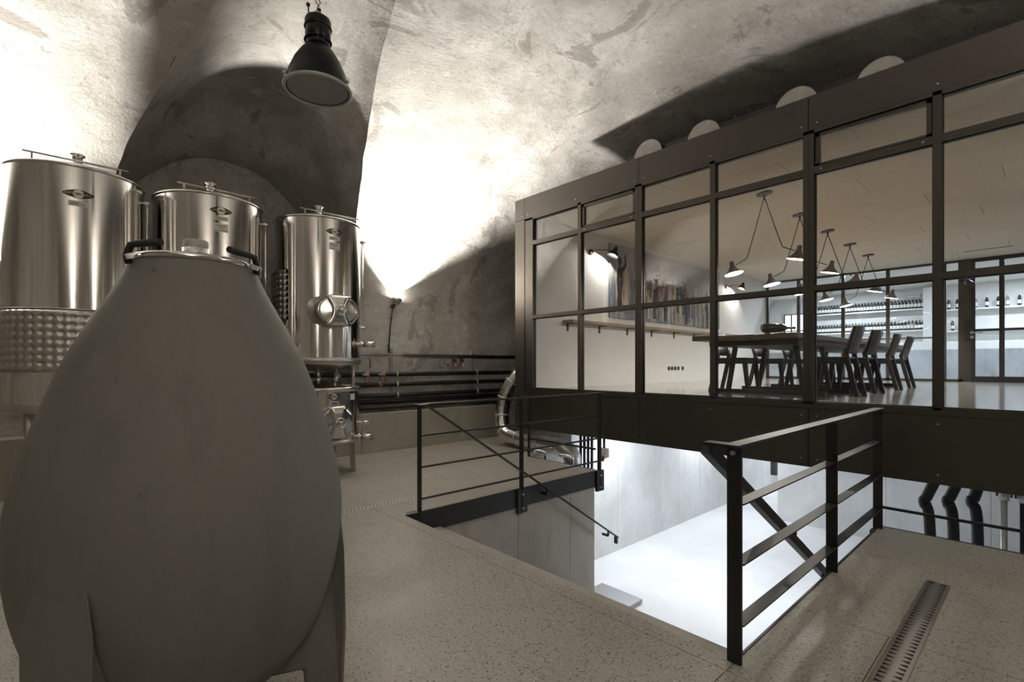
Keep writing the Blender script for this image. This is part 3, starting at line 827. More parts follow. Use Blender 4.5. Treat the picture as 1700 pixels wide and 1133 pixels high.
# ------------------------------------------------------------------ discs and track on the box roof
tk = thing('lighting_track', 'long black lighting track with small stubs on the roof of the glazed box', 'track', (0, 5.49, ZT))
MB().bb(-3.75, -.25, -.03, .03, .06, .175).build('rail', 'black_steel', tk)
for x in (-3.8, -2.6, -1.4, -.4): MB().bb(x - .02, x + .02, -.02, .02, -.04, .06).build('foot', 'black_steel', tk)
for x in (-3.7, -3.0, -2.35, -2.2, -2.0, -1.35, -.62, -.42): MB().cyl((x, 0, .175), (x, 0, .215), .014, .02, 10).build('stub', 'black_steel', tk)
dn = ('nearest the old wall', 'second from the old wall', 'third from the old wall', 'fourth from the old wall')
for i, (x, zt, r) in enumerate(((-3.40, 4.15, .20), (-2.68, 4.125, .20), (-1.725, 4.11, .20), (-1.035, 4.09, .19))):
    t = thing('round_mirror', 'round mirror with painted pale vault reflection on the box roof, %s' % dn[i], 'disc', (x, 5.40, ZT - .04))
    zc = zt - r - (ZT - .04)
    MB().cyl((0, 0, zc), (0, .02, zc), r - .006, r - .006, 48).build('face', 'painted_reflection', t)
    MB().torus((0, .01, zc), r - .004, .006, (0, 1, 0), 48, 8).build('rim', 'black_steel', t)
    MB().bb(-.05, .05, .02, .04, 0, zc).build('stand', 'black_steel', t)

# ------------------------------------------------------------------ railings
def rail_z(): return (.165, .442, .716)
# right railing along the platform edge
rr = thing('steel_railing', 'black steel railing with wide flat bars beside the drain grate platform', 'railing', (FR_, FE, 0))
RW = .055
L = 2.72
MB().bb(-.035, .035, -.07, L + .02, .975, .990).build('top_rail', 'black_steel', rr)
MB().bb(-.13, -.035, -.07, .0, .975, .990).build('top_rail_return', 'black_steel', rr)
for z in rail_z(): MB().bb(-.03, .03, 0, L, z - .004, z + .004).build('flat_bar', 'black_steel', rr)
for y in (-.03, 1.43, L - .03):
    MB().bb(-.032, .032, y - .004, y + .011, -.22, .975).build('post', 'black_steel', rr)
    MB().bb(-.05, .0, y - .03, y + .06, -.2, -.02).build('fixing_plate', 'black_steel', rr)
MB().bb(-.012, .0, -.0, L + .06, -.2, .004).build('edge_plate', 'black_steel', rr)
MB().bb(.0, 2.6, L + .052, L + .064, -.2, .004).build('edge_plate', 'black_steel', rr)
MB().bb(0, 2.6, L + .03, L + .05, .155, .175).build('end_bar', 'black_steel', rr)
MB().cyl((-.0, -.052, .952), (.0, -.034, .952), .011, .011, 14).build('bolt_head', 'satin_steel', rr)
hr = empty('stair_handrail', (-.13, 0, 0), 0, rr)
MB().bar((0, -.03, .955), (0, 1.52, .0), .045, .055, (0, 0, 1)).build('bar', 'black_steel', hr)
MB().bar((0, 1.52, .0), (0, 3.0, -.93), .045, .055, (0, 0, 1)).build('bar', 'black_steel', hr)
for y, z in ((.9, .36), (2.3, -.52)): MB().bar((0, y, z), (.09, y, z), .02, .02).build('bracket', 'black_steel', hr)
# left railing
lr = thing('steel_railing', 'black steel railing with slim bars on the concrete edge by the silver duct', 'railing', (FL, FE, 0))
L2 = 2.80
MB().bb(-.03, .03, .09, L2 + .02, .978, .992).build('top_rail', 'black_steel', lr)
MB().bb(-.03, .10, .08, .19, .978, .992).build('top_rail_return', 'black_steel', lr)
for z in (.12, .41, .70): MB().bb(-.012, .012, .15, L2, z - .008, z + .008).build('slim_bar', 'black_steel', lr)
for i, y in enumerate((.145, 1.43, L2)):
    MB().bb(-.028, .028, y - .007, y + .007, -.24 if i else -.05, .98).build('post', 'black_steel', lr)
    if i: MB().bb(-.015, .022, y - .07, y + .07, -.26, -.0).build('fixing_plate', 'black_steel', lr)
    if i:
        for z in (-.06, -.21): MB().cyl((.02, y, z), (.032, y, z), .012, .012, 8).build('bolt', 'satin_steel', lr)
MB().bb(-.02, .0, .12, L2 + .02, -.20, .003).build('edge_plate', 'black_steel', lr)
MB().prism([(-.07, .05), (.0, .0), (.02, .14), (-.07, .14)], 2, -.10, .004).build('corner_plate', 'black_steel', lr)
h2 = empty('stair_handrail', (.08, 0, 0), 0, lr)
MB().bar((0, .16, .985), (0, 3.08, -.90), .04, .014, (0, 0, 1)).build('bar', 'black_steel', h2)
MB().bb(-.02, .02, 3.03, 3.06, -.97, -.88).build('end_plate', 'black_steel', h2)
for y in (1.75, 2.88):
    z = .985 - (y - .16) * (1.885 / 2.92)
    MB().bar((-.095, y - .0, z - .06), (.0, y, z - .06), .02, .03).bb(-.01, .01, y - .01, y + .01, z - .06, z).build('bracket', 'black_steel', h2)
# short rail across the duct opening
g2 = thing('guard_rail', 'short black guard rail over the floor gap by the silver duct', 'railing', (-5.2, YE, 0))
MB().bb(0, 1.24, .0, .02, .25, .275).build('bar', 'black_steel', g2)
for x in (.02, ): MB().bb(x - .02, x + .02, 0, .02, -.2, .95).build('post', 'black_steel', g2)
MB().bb(-.02, 1.24, -.004, .012, -.2, .003).build('edge_plate', 'black_steel', g2)

# ------------------------------------------------------------------ drains
def drain(name, label, loc, length, w, teeth):
    t = thing(name, label, 'drain', loc)
    f_ = MB()
    for s_ in (-1, 1): f_.bb(s_ * w / 2 - .008, s_ * w / 2 + .008, 0, length, -.002, .0035)
    f_.bb(-w / 2, w / 2, length - .008, length + .008, -.002, .0035)
    f_.build('frame', 'satin_steel', t)
    MB().bb(-w / 2 + .008, w / 2 - .008, 0, length, -.002, .0005).build('channel', 'black_print', t)
    g_ = MB(); cw = w * .26
    n = int(length / teeth)
    g_.bb(-cw / 2, cw / 2, 0, length, .0006, .004)
    for i in range(n):
        y = (i + .5) * teeth
        for s_ in (-1, 1):
            a = s_ * cw / 2; b = s_ * (w / 2 - .006)
            g_._add([(a, y - teeth * .42, .004), (a, y + teeth * .42, .004), (b, y + teeth * .14, .004), (b, y - teeth * .14, .004),
                     (a, y - teeth * .42, .0006), (a, y + teeth * .42, .0006), (b, y + teeth * .14, .0006), (b, y - teeth * .14, .0006)],
                    [(0, 1, 2, 3), (7, 6, 5, 4), (0, 3, 7, 4), (1, 5, 6, 2), (2, 6, 7, 3)])
    g_.build('grate', 'satin_steel', t)
drain('drain_grate', 'steel toothed drain grate set in the railing platform', (-.475, 1.9, 0.0), 2.09, .10, .042)
t = thing('drain_channel', 'narrow slotted drain channel in the floor by the concrete egg', 'drain', (-4.36, .3, 0))
MB().bb(-.035, .035, 0, 2.36, -.001, .002).build('plate', 'galvanised', t)
sl = MB()
for i in range(62):
    y = .03 + i * .0375
    for s_, o_ in ((-1, 0), (1, .018)): sl.bb(s_ * .016 - .011, s_ * .016 + .011, y + o_, y + o_ + .020, .0021, .0026)
sl.build('slots', 'black_print', t)

# ------------------------------------------------------------------ wine tanks
RT = .515
def bend(u, v, r, az): a = az + u / r; return (r * math.cos(a), r * math.sin(a), v)
def sticker(t, nm, mat, poly, z, r, az=0.0):
    m = MB(); n = len(poly); c = (sum(p[0] for p in poly) / n, sum(p[1] for p in poly) / n)
    vs = [bend(p[0], z + p[1], r, az) for p in poly] + [bend(c[0], z + c[1], r, az)]
    m._add(vs, [(i, (i + 1) % n, n) for i in range(n)], True); return m.build(nm, mat, t)
def rect(w, h, n=8): return [(-w / 2 + w * i / n, -h / 2) for i in range(n + 1)] + [(w / 2 - w * i / n, h / 2) for i in range(n + 1)]
def print_text(t, txt, w, h, z, r, mat, az=0.0):
    vs, fs = text_geo(txt)
    m = MB(); m._add([bend(x * w, z + y * h, r, az) for x, y in vs], fs); return m.build('lettering', mat, t)
def logo(t, z, w, h, az=0.0, r=RT):
    pts = []
    for i in range(48):
        a = 2 * PI * i / 48; x = math.cos(a); y = math.sin(a) * (1 - .35 * abs(math.cos(a)))
        pts.append((x * w / 2, y * h / 2))
    lg = sticker(t, 'badge', 'black_print', pts, z, r + .0015, az)
    sticker(lg, 'badge_disc', 'silver_print', [(math.cos(a) * h * .46, math.sin(a) * h * .46) for a in np.linspace(0, 2 * PI, 25)[:-1]], z, r + .0022, az)
    sticker(lg, 'badge_band', 'black_print', rect(w * .92, h * .26), z, r + .0027, az)
    print_text(lg, 'SPEIDEL', w * .90, h * .22, z, r + .0034, 'yellow_print', az)
def plate(t, z, w, h, lines, az=0.0, r=RT, off=0.0):
    p = sticker(t, 'sticker', 'sticker', rect(w, h), z, r + .0015, az)
    for (txt, tw, th, dz) in lines:
        if txt: print_text(p, txt, tw, th, z + dz, r + .0024, 'black_print', az)
        else: sticker(p, 'print_line', 'dark_grey', rect(tw, th), z + dz, r + .0024, az)   # print too small to read
def manway(t, z, w, h, az, r0, depth):
    q = Matrix.Rotation(az, 3, 'Z') @ Matrix.Rotation(R(90), 3, 'Y')
    def L_(x): return Matrix.Rotation(az, 3, 'Z') @ Vector((x, 0, 0)) + Vector((0, 0, z))
    MB().lathe([(.62, -.06), (.545, -.02), (.50, .02), (.49, depth), (.50, depth + .006), (.515, depth + .012)], L_(r0), 48, q, sx=h, sy=w).build('manway_neck', 'satin_steel', t)
    d = MB().lathe([(1e-4, depth + .03), (.2, depth + .028), (.40, depth + .012), (.47, depth + .014), (.485, depth + .006), (.485, depth - .01)], L_(r0), 48, q, sx=h, sy=w).build('manway_door', 'polished_steel', t)
    MB().torus(L_(r0 + depth + .012), .5, .022, q @ Vector((0, 0, 1)), 48, 8, sx=1, sy=1).build('door_rim', 'polished_steel', d) if False else None
    m = MB()
    # bowed yoke across the door: waisted plate
    N = 13; rows = []
    for i in range(N):
        s_ = -1 + 2 * i / (N - 1); wd = (.30 + .34 * s_ * s_) * w * .5; xx = r0 + depth + .055 - .03 * s_ * s_
        rows.append([Matrix.Rotation(az, 3, 'Z') @ Vector((xx, k * wd, 0)) + Vector((0, 0, z + s_ * h * .47)) for k in (-1, -.5, 0, .5, 1)])
    yk = m.grid(rows).build('yoke', 'polished_steel', t)
    so = yk.modifiers.new('thick', 'SOLIDIFY'); so.thickness = .012
    hw = MB().cyl(L_(r0 + depth + .05), L_(r0 + depth + .10), .022, .022, 14).torus(L_(r0 + depth + .095), .055, .010, q @ Vector((0, 0, 1)), 28, 8)
    for a in (0, 2.09, 4.19):
        c = L_(r0 + depth + .095); e = c + q @ Vector((.055 * math.cos(a), .055 * math.sin(a), 0)); hw.cyl(c, e, .007, .007, 8)
    hw.sphere(L_(r0 + depth + .105), .02, 12, 8)
    hw.build('hand_wheel', 'polished_steel', t)
def valve(t, z, az, r0, lever=True, scale=1.0):
    def P_(x, y, zz): return Matrix.Rotation(az, 3, 'Z') @ Vector((r0 + x * scale, y * scale, 0)) + Vector((0, 0, z + zz * scale))
    m = MB().cyl(P_(-.02, 0, 0), P_(.06, 0, 0), .02 * scale, .02 * scale, 14)
    for x in (.03, .10, .15): m.cyl(P_(x, 0, 0), P_(x + .012, 0, 0), .034 * scale, .034 * scale, 18)
    m.cyl(P_(.06, 0, 0), P_(.16, 0, 0), .027 * scale, .027 * scale, 16)
    v = m.build('valve', 'polished_steel', t)
    if lever:
        MB().cyl(P_(.08, 0, 0), P_(.08, 0, .05), .010 * scale, .010 * scale, 10).bar(P_(.08, -.01, .05), P_(.12, .14, .06), .018 * scale, .008 * scale).build('lever', 'satin_steel', v)
def dimples(t, z0, z1, a0, a1, r0, rows):
    nz = rows * 8; pitch = (z1 - z0) / rows; na = int((a1 - a0) * r0 / (pitch / 8)); na -= na % 8
    out = []
    for j in range(nz + 1):
        z = z0 + (z1 - z0) * j / nz; edge = min(1, 3.0 * min(j, nz - j) / 8)
        row = []
        for i in range(na + 1):
            a = a0 + (a1 - a0) * i / na; ph_u = i / 8; ph_v = j / 8
            q = .5 + .5 * math.cos(2 * PI * (ph_u * .5 + ph_v * .5)) * math.cos(2 * PI * (ph_u * .5 - ph_v * .5))
            r = r0 + (.003 + .020 * (1 - q ** 3)) * edge
            row.append((r * math.cos(a), r * math.sin(a), z))
        out.append(row)
    MB().grid(out).build('cooling_jacket', 'satin_steel', t)
def tank_top(t, z, r=RT):
    MB().lathe([(r - .004, z - .02), (r + .012, z - .012), (r + .014, z), (r + .008, z + .012), (r - .02, z + .02)], (0, 0, 0), 72).build('rim', 'polished_steel', t)
    MB().lathe([(r - .02, z + .02), (r - .08, z + .045), (.25, z + .10), (.12, z + .125), (1e-4, z + .13)], (0, 0, 0), 72).build('lid', 'stainless', t)
    MB().lathe([(.10, z + .115), (.05, z + .14), (.042, z + .17), (.042, z + .235), (.062, z + .242), (.062, z + .256), (.042, z + .258), (.036, z + .2)], (0, 0, 0), 28).build('vent_neck', 'polished_steel', t)
    b = MB()
    for s_ in (-1, 1): b.cyl((.38, s_ * .30, z + .02), (.38, s_ * .30, z + .085), .008, .008, 8)
    b.cyl((.38, -.36, z + .08), (.38, .36, z + .08), .009, .009, 10)
    b.build('top_bar', 'satin_steel', t)
    MB().cyl((-.1, .5, z), (-.1, .5, z + .06), .008, .006, 8).build('lug', 'satin_steel', t)
def tank(y, kind, label):
    t = thing('wine_tank', label, 'tank', (-6.3, y, 0))
    zt = 3.10
    z0 = 1.38 if kind != 'big' else .96
    MB().lathe([(RT, z0), (RT, z0 + .2), (RT, (z0 + zt) / 2), (RT, zt - .2), (RT, zt)], (0, 0, 0), 96).build('shell', 'stainless', t)
    tank_top(t, zt)
    MB().lathe([(RT + .004, z0 + .05), (RT + .012, z0 + .04), (RT + .012, z0 - .01), (RT - .01, z0 - .03), (.12, z0 - .11), (1e-4, z0 - .12)], (0, 0, 0), 72).build('base_ring', 'satin_steel', t)
    MB().cyl((0, 0, z0 - .2), (0, 0, z0 - .1), .03, .03, 14).cyl((0, 0, z0 - .165), (0, 0, z0 - .150), .055, .055, 18).sphere((.0, 0, z0 - .22), .045, 14, 8).build('bottom_outlet', 'polished_steel', t)
    # sight tube
    MB().cyl(bend(0, 1.8 if kind != 'big' else 1.2, RT + .035, R(72)), bend(0, 2.98, RT + .035, R(72)), .010, .010, 12).build('sight_tube', 'chrome', t)
    for z in (1.83, 2.96): MB().cyl(bend(0, z, RT - .01, R(72)), bend(0, z, RT + .06, R(72)), .016, .016, 10).cyl(bend(0, z, RT + .02, R(72)), bend(0, z, RT + .032, R(72)), .028, .028, 14).build('tube_clamp', 'polished_steel', t)
    if kind == 'big':
        for a in (45, 135, 225, 315):
            a = R(a); MB().cyl((.44 * math.cos(a), .44 * math.sin(a), 0), (.44 * math.cos(a), .44 * math.sin(a), z0), .028, .045, 14).build('leg', 'satin_steel', t)
        dimples(t, 1.29, 1.83, -PI, PI, RT, 8)
        for z in (1.285, 1.56, 1.835): MB().torus((0, 0, z), RT + .003, .006, (0, 0, 1), 96, 6).build('seam', 'satin_steel', t)
        logo(t, 2.85, .215, .082); plate(t, 2.765, .14, .048, [('2000 Ltr.', .115, .026, 0)])
        manway(t, 1.12, .3, .24, R(0), RT, .05)
    else:
        dimples(t, 1.86, 2.48, R(-205), R(-62), RT, 9)
        logo(t, 2.935, .20, .085)
        plate(t, 2.855, .13, .042, [('1250 Ltr.', .10, .024, 0)])
        plate(t, 2.76, .13, .085, [('', .10, .006, .022), ('', .06, .005, 0), ('', .11, .004, -.03)])
        manway(t, 1.985, .50, .38, R(0), RT, .085)
        valve(t, 1.60, R(46), RT, True, 1.25)
        # support columns and the smaller tank beneath
        for a in (40, 130, 220, 310):
            a = R(a); x_, y_ = .47 * math.cos(a), .47 * math.sin(a)
            MB().cyl((x_, y_, 1.02), (x_, y_, z0 - .01), .022, .022, 14).build('support_column', 'satin_steel', t)
        lt = MB().lathe([(RT - .015, .40), (RT - .015, 1.05)], (0, 0, 0), 96).build('lower_shell', 'stainless', t)
        MB().lathe([(RT - .012, 1.02), (RT + .004, 1.04), (RT + .006, 1.06), (RT - .03, 1.075), (.15, 1.15), (1e-4, 1.155)], (0, 0, 0), 72).build('lower_lid', 'polished_steel', lt)
        MB().cyl((.2, .12, 1.12), (.25, .15, 1.22), .035, .035, 16).torus((.25, .15, 1.22), .042, .008, (.05, .03, .1), 20, 8).build('filler_neck', 'polished_steel', lt)
        MB().lathe([(RT - .012, .42), (RT - .004, .40), (RT - .03, .37), (.1, .30), (1e-4, .29)], (0, 0, 0), 72).build('lower_base', 'satin_steel', lt)
        for a in (42, 132, 222, 312):
            a = R(a); x_, y_ = .44 * math.cos(a), .44 * math.sin(a)
            MB().bar((x_ * 1.06, y_ * 1.06, 0), (x_, y_, .40), .05, .05, (-y_, x_, 0)).build('leg', 'satin_steel', t)
        logo(lt, .965, .17, .08, 0, RT - .015); plate(lt, .885, .11, .04, [('', .085, .016, 0)], 0, RT - .015)
        sticker(lt, 'sticker', 'sticker', rect(.09, .075), .95, RT - .013, R(32))
        manway(lt, .655, .40, .42, R(2), RT - .015, .04)
        valve(t, .44, R(42), RT - .015, True, 1.25); valve(t, .60, R(62), RT - .015, False, .7)
tank(.125, 'big', 'tall stainless wine tank reading 2000 Ltr. with a dimpled cooling band')
tank(1.231, 'mid', 'stainless wine tank between the dimpled 2000 Ltr. tank and the tank by the wall uplight')
tank(2.426, 'mid', 'stacked stainless wine tank at the end of the row, nearest the wall pipes')

# ------------------------------------------------------------------ concrete egg
eg = thing('concrete_egg', 'large grey concrete egg fermenter standing on three concrete legs', 'fermenter', (-2.167, .378, 0))
prof = [(.0001, .115), (.12, .122), (.22, .155), (.32, .22), (.40, .31), (.455, .42), (.492, .55), (.511, .68), (.516, .79), (.506, .91), (.476, 1.05), (.424, 1.22), (.362, 1.385), (.275, 1.555), (.243, 1.615), (.222, 1.66), (.209, 1.693), (.201, 1.708), (.15, 1.712)]
def smooth_prof(p, n=6):
    out = []
    for i in range(len(p) - 1):
        p0, p1, p2, p3 = (Vector((*p[max(i - 1, 0)], 0)), Vector((*p[i], 0)), Vector((*p[i + 1], 0)), Vector((*p[min(i + 2, len(p) - 1)], 0)))
        for k in range(n):
            t_ = k / n
            q = .5 * ((2 * p1) + (p2 - p0) * t_ + (2 * p0 - 5 * p1 + 4 * p2 - p3) * t_ ** 2 + (3 * p1 - p0 - 3 * p2 + p3) * t_ ** 3)
            out.append((max(q.x, 1e-4), q.y))
    return out + [p[-1]]
MB().lathe(smooth_prof(prof[:14]) + prof[14:], (0, 0, 0), 112).build('body', 'egg_concrete', eg)
view_az = math.atan2(-.378, 2.167)
for d in (-38, 80, 200):
    a = view_az + R(d)
    m = MB(); q = rz(a)
    N = 10; w0, w1 = .12, .095
    # leg: outer face nearly vertical, dies into the belly; foot cut away underneath
    poly = [(.24, .17), (.37, .17), (.385, 0), (.515, 0), (.528, .30), (.520, .62), (.505, .80), (.46, .72)]
    for s0 in (0,):
        vs = []
        for sgn in (-1, 1):
            for (r_, z_) in poly:
                wd = w1 + (w0 - w1) * min(1, z_ / .7)
                if z_ > .7: wd *= .55
                vs.append(q @ Vector((r_, sgn * wd, z_)))
        n = len(poly)
        m._add(vs, [tuple(range(n)), tuple(range(n, 2 * n))[::-1]] + [(i, n + i, n + (i + 1) % n, (i + 1) % n) for i in range(n)])
    m.build('leg', 'egg_concrete', eg, bevel=.012)
ld = MB().lathe([(.185, 1.708), (.195, 1.712), (.197, 1.725), (.188, 1.735), (.15, 1.737), (.05, 1.742), (1e-4, 1.742)], (0, 0, 0), 56).build('lid', 'polished_steel', eg)
MB().lathe([(.046, 1.74), (.046, 1.782), (.036, 1.783)], (0, 0, 0), 24).build('cap_ring', 'chrome', ld)
MB().lathe([(.041, 1.782), (.041, 1.81), (.038, 1.813), (1e-4, 1.813)], (0, 0, 0), 24).build('cap', 'grey_paint', ld)
for d in (-62, 62):
    a = view_az + R(d); q = rz(a)
    def E_(x, y, z): return q @ Vector((x, y, z))
    k = 1 if d > 0 else -1
    MB().tube([E_(.215, 0, 1.69), E_(.222, 0, 1.72), E_(.215, -.01 * k, 1.752), E_(.20, -.03 * k, 1.757), E_(.175, -.12 * k, 1.757)], .012, 10).build('clamp_handle', 'black_rubber', ld)
    MB().bar(E_(.19, 0, 1.725), E_(.23, 0, 1.71), .03, .018).build('clamp_bracket', 'chrome', ld)

# ------------------------------------------------------------------ hall wall services
def uplight(x, y, z, sgn, label, cable=True, share=1.0, lean=0.0, cone=114):
    t = thing('wall_uplight', label, 'wall lamp', (x, y, z))
    tl = Matrix.Rotation(R(-14), 3, 'X')
    sh = MB().lathe([(1e-4, -.085), (.03, -.083), (.06, -.06), (.078, -.02), (.08, .02), (.074, .024), (.07, -.01), (.05, -.05)], (sgn * .13, 0, 0), 28, tl).build('bowl', 'satin_steel', t)
    MB().sphere((sgn * .13, 0, .008), .028, 14, 8).build('bulb', 'bulb_hot', sh)
    MB().cyl((0, 0, -.10), (sgn * .10, 0, -.08), .012, .012, 10).build('arm', 'dark_grey', t)
    MB().cyl((0, 0, -.10), (sgn * .02, 0, -.10), .045, .04, 18).build('wall_plate', 'dark_grey', t)
    spot('bulb_light', (sgn * .13, 0, .06), (sgn * .30, lean, 1), UPLIGHT_W * share, cone, .7, WARM, .05, t)
    if cable:
        MB().tube([(sgn * .05, -.01, -.10), (sgn * .035, -.03, -.2), (sgn * .03, -.06, -.45), (sgn * .03, -.09, -.86)], .010, 8).build('cable', 'black_rubber', t)
        for z_ in (-.3, -.74): MB().cyl((sgn * .03, -.045 - .02 * (-z_ > .5) * 2, z_ - .012), (sgn * .03, -.045 - .02 * (-z_ > .5) * 2, z_ + .012), .018, .018, 10).build('cable_clip', 'black_rubber', t)
uplight(-7.28, 4.02, 2.40, 1, 'chrome bowl uplight with black cable on the old wall above the pipes', True, 1.0, .06, 112)
uplight(-7.28, -.73, 2.40, 1, 'chrome bowl uplight on the old wall beyond the 2000 Ltr. tank', False, .62)
uplight(1.86, 3.9, 2.40, -1, 'added unseen chrome bowl uplight on the right-hand wall by the railing platform', False, .4)  # unseen lamp added to raise hall brightness and streak the tanks
uplight(1.86, -.9, 2.40, -1, 'added unseen chrome bowl uplight on the right-hand wall far from the glazed box', False, .4)  # second added lamp, for more bounce light in the hall

XP = -7.16
cr_ = thing('channel_rail', 'long galvanised perforated channel rail fixed along the old wall', 'cable tray', (XP - .02, 0, 1.49))
MB().bb(-.02, .02, 3.2, 7.6, -.035, .035).build('channel', 'satin_steel', cr_)
sl = MB()
for i in range(100):
    y = 3.25 + i * .043; sl.bb(.0201, .0208, y, y + .024, -.006, .010)
sl.build('slots', 'black_print', cr_)
for y in (3.98, 5.62):
    t = thing('strut_channel', 'upright galvanised strut carrying the black pipes, %s' % ('below the wall uplight' if y < 5 else 'beside the red and blue outlets'), 'bracket', (XP - .09, y, .62))
    MB().bb(-.02, .02, -.022, .022, 0, 1.0).build('channel', 'galvanised', t)
    s2 = MB()
    for i in range(22): s2.bb(.0201, .021, -.008, .008, .03 + i * .044, .055 + i * .044)
    s2.build('slots', 'black_print', t)
pz = [onX(720, y, XP).z for y in (620.5, 636, 653, 662, 670.5)]
pn = ('topmost', 'second from the top', 'third from the top', 'fourth from the top', 'lowest')
for i, z in enumerate(pz):
    t = thing('insulated_pipe', 'black insulated pipe along the old wall, %s of five' % pn[i], 'pipe', (XP + (0, .01, .02, .0, .03)[i], 0, z), 0, 'black pipes along the old wall')
    end = 6.62 if i < 2 else 6.5
    MB().cyl((0, 2.6, 0), (0, end, 0), .037, .037, 18).build('run', 'insulation', t)
    if i == 0: MB().tube([(0, end, 0), (.03, end + .05, .02), (.03, end + .06, .12), (.03, end + .06, .2)], .05, 14).build('elbow', 'insulation', t)
    if i < 3:
        for y in (4.02, 5.66): MB().cyl((0, y - .012, 0), (0, y + .012, 0), .046, .046, 18).box((0, y, .052), (.03, .03, .03)).build('clamp', 'galvanised', t)
    if i < 2:
        for y in ((3.5, 3.78) if i == 0 else (3.72,)): MB().cyl((0, y - .03, 0), (0, y + .03, 0), .04, .04, 14).build('marker_band', 'orange_plastic', t)
for i, (y, lab) in enumerate(((3.42, 'small brass valve with orange band on the topmost black pipe, away from the strut'), (3.68, 'small brass valve with orange band on the topmost black pipe, nearer the strut'))):
    t = thing('pipe_valve', lab, 'valve', (XP + .04, y, pz[0]))
    MB().cyl((0, 0, 0), (.05, 0, 0), .018, .018, 12).build('body', 'brass', t)
    MB().box((.06, .02, 0), (.03, .09, .035)).build('actuator', 'grey_paint', t, bevel=.005)
    MB().box((.065, .07, -.02), (.03, .025, .03)).build('knob', 'orange_plastic', t)
    MB().tube([(.05, 0, -.02), (.05, .02, -.12), (.04, .06, -.17), (.04, .1, -.12), (.04, .09, -.02)], .005, 6).build('lead', 'black_rubber', t)
t = thing('cable_drop', 'thin black cable dropping from the channel rail to the pipes', 'cable', (XP, 3.55, 1.46))
MB().tube([(0, 0, 0), (.01, .012, -.08), (.005, .008, -.17)], .006, 8).build('lead', 'black_rubber', t)
for i, px_ in enumerate((755, 768)):
    p = onX(px_, 602, XP)
    t = thing('power_outlet', ('red and blue power outlet beside the looped cable', 'red and blue power outlet beside the upright strut')[i], 'outlet', (XP - .1, p.y, p.z))
    MB().bb(0, .06, -.05, .05, -.06, .09).build('housing', 'grey_paint', t, bevel=.006)
    MB().cyl((.05, 0, .045), (.11, 0, .03), .031, .031, 18).build('blue_socket', 'blue_plastic', t)
    MB().cyl((.05, 0, -.02), (.12, 0, -.045), .036, .036, 18).build('red_socket', 'red_plastic', t)
    MB().cyl((.115, 0, -.044), (.124, 0, -.047), .028, .028, 16).build('socket_cap', 'sticker', t)
p = onX(737, 602, XP)
t = thing('cable_loop', 'coiled grey cable loop hanging beside the red and blue outlet', 'cable', (XP - .06, p.y, p.z - .025))
MB().torus((.03, 0, 0), .075, .012, (1, 0, 0), 36, 8).torus((.045, .01, .0), .06, .009, (1, .1, 0), 36, 8).build('coil', 'grey_paint', t)
MB().tube([(.04, .06, -.02), (.05, .11, -.01)], .010, 8).build('plug_lead', 'black_rubber', t)

# silver duct
def catmull(pts, n=8):
    pts = [Vector(p) for p in pts]; out = []
    for i in range(len(pts) - 1):
        p0, p1, p2, p3 = pts[max(i - 1, 0)], pts[i], pts[i + 1], pts[min(i + 2, len(pts) - 1)]
        for k in range(n):
            t_ = k / n
            out.append(.5 * ((2 * p1) + (p2 - p0) * t_ + (2 * p0 - 5 * p1 + 4 * p2 - p3) * t_ ** 2 + (3 * p1 - p0 - 3 * p2 + p3) * t_ ** 3))
    return out + [pts[-1]]
du = thing('air_duct', 'fat silver foil air duct bending down behind the box corner to the floor gap', 'duct', (0, 0, 0))
path = catmull([(-5.98, 5.75, 1.28), (-6.16, 5.62, 1.02), (-6.26, 5.55, .75), (-6.26, 5.5, .45), (-6.12, 5.46, .22), (-5.75, 5.46, .15), (-5.25, 5.45, .14), (-4.9, 5.45, .13)], 7)
MB().tube(path, .125, 22, True, [.122 + .003 * math.sin(i * 2.2) for i in range(len(path))]).build('insulated_run', 'duct_foil', du)
for i in (6, 13, 20, 27, 34, 41):
    d = (path[i + 1] - path[i - 1]).normalized(); MB().cyl(path[i] - d * .012, path[i] + d * .012, .127, .127, 24).build('foil_band', 'galvanised', du)
el = catmull([(-4.92, 5.45, .13), (-4.76, 5.45, .10), (-4.66, 5.45, -.04), (-4.64, 5.45, -.5)], 7)
MB().tube(el, .13, 24).build('elbow', 'satin_steel', du)
for i, (x, lab) in enumerate(((-5.13, 'short chrome pipe stub bending up at the corner of the floor gap'), (-4.62, 'short chrome pipe stub bending up beside the duct elbow'))):
    t = thing('pipe_stub', lab, 'pipe', (x, 5.21, -.25))
    MB().tube(catmull([(.14, .02, 0), (.14, .02, .27), (.12, .02, .31), (.03, .0, .33), (-.03, -.03, .33)], 5), .022, 14).build('bend', 'chrome', t)
    MB().cyl((-.03, -.03, .33), (-.045, -.036, .33), .033, .033, 18).build('flange', 'polished_steel', t)
for i in range(4):
    x = onY(964 + i * 6.2, 760, 5.68).x
    t = thing('riser_pipe', 'black riser pipe of the close bundle behind the slim-bar railing', 'pipe', (x, 5.68, -1.4), 0, 'bundle of black risers')
    MB().cyl((0, 0, 0), (0, 0, 1.78), .02, .02, 16).build('run', 'insulation', t)
    MB().cyl((0, 0, .9), (0, 0, .93), .025, .025, 16).build('clamp', 'galvanised', t)
# conduit with red/white outlet at the stair wall end
p = onY(1003, 752, 5.22)
t = thing('conduit_outlet', 'white and red power outlet at the foot of a black conduit by the stair wall', 'outlet', (p.x, 5.22, p.z))
MB().bb(-.012, .012, -.01, .01, .02, .50).build('conduit', 'black_steel', t)
MB().bb(-.055, .06, -.03, .03, -.06, .06).build('housing', 'white_paint', t, bevel=.008)
MB().cyl((.0, -.02, -.05), (-.005, -.05, -.10), .03, .03, 16).build('red_socket', 'red_plastic', t)
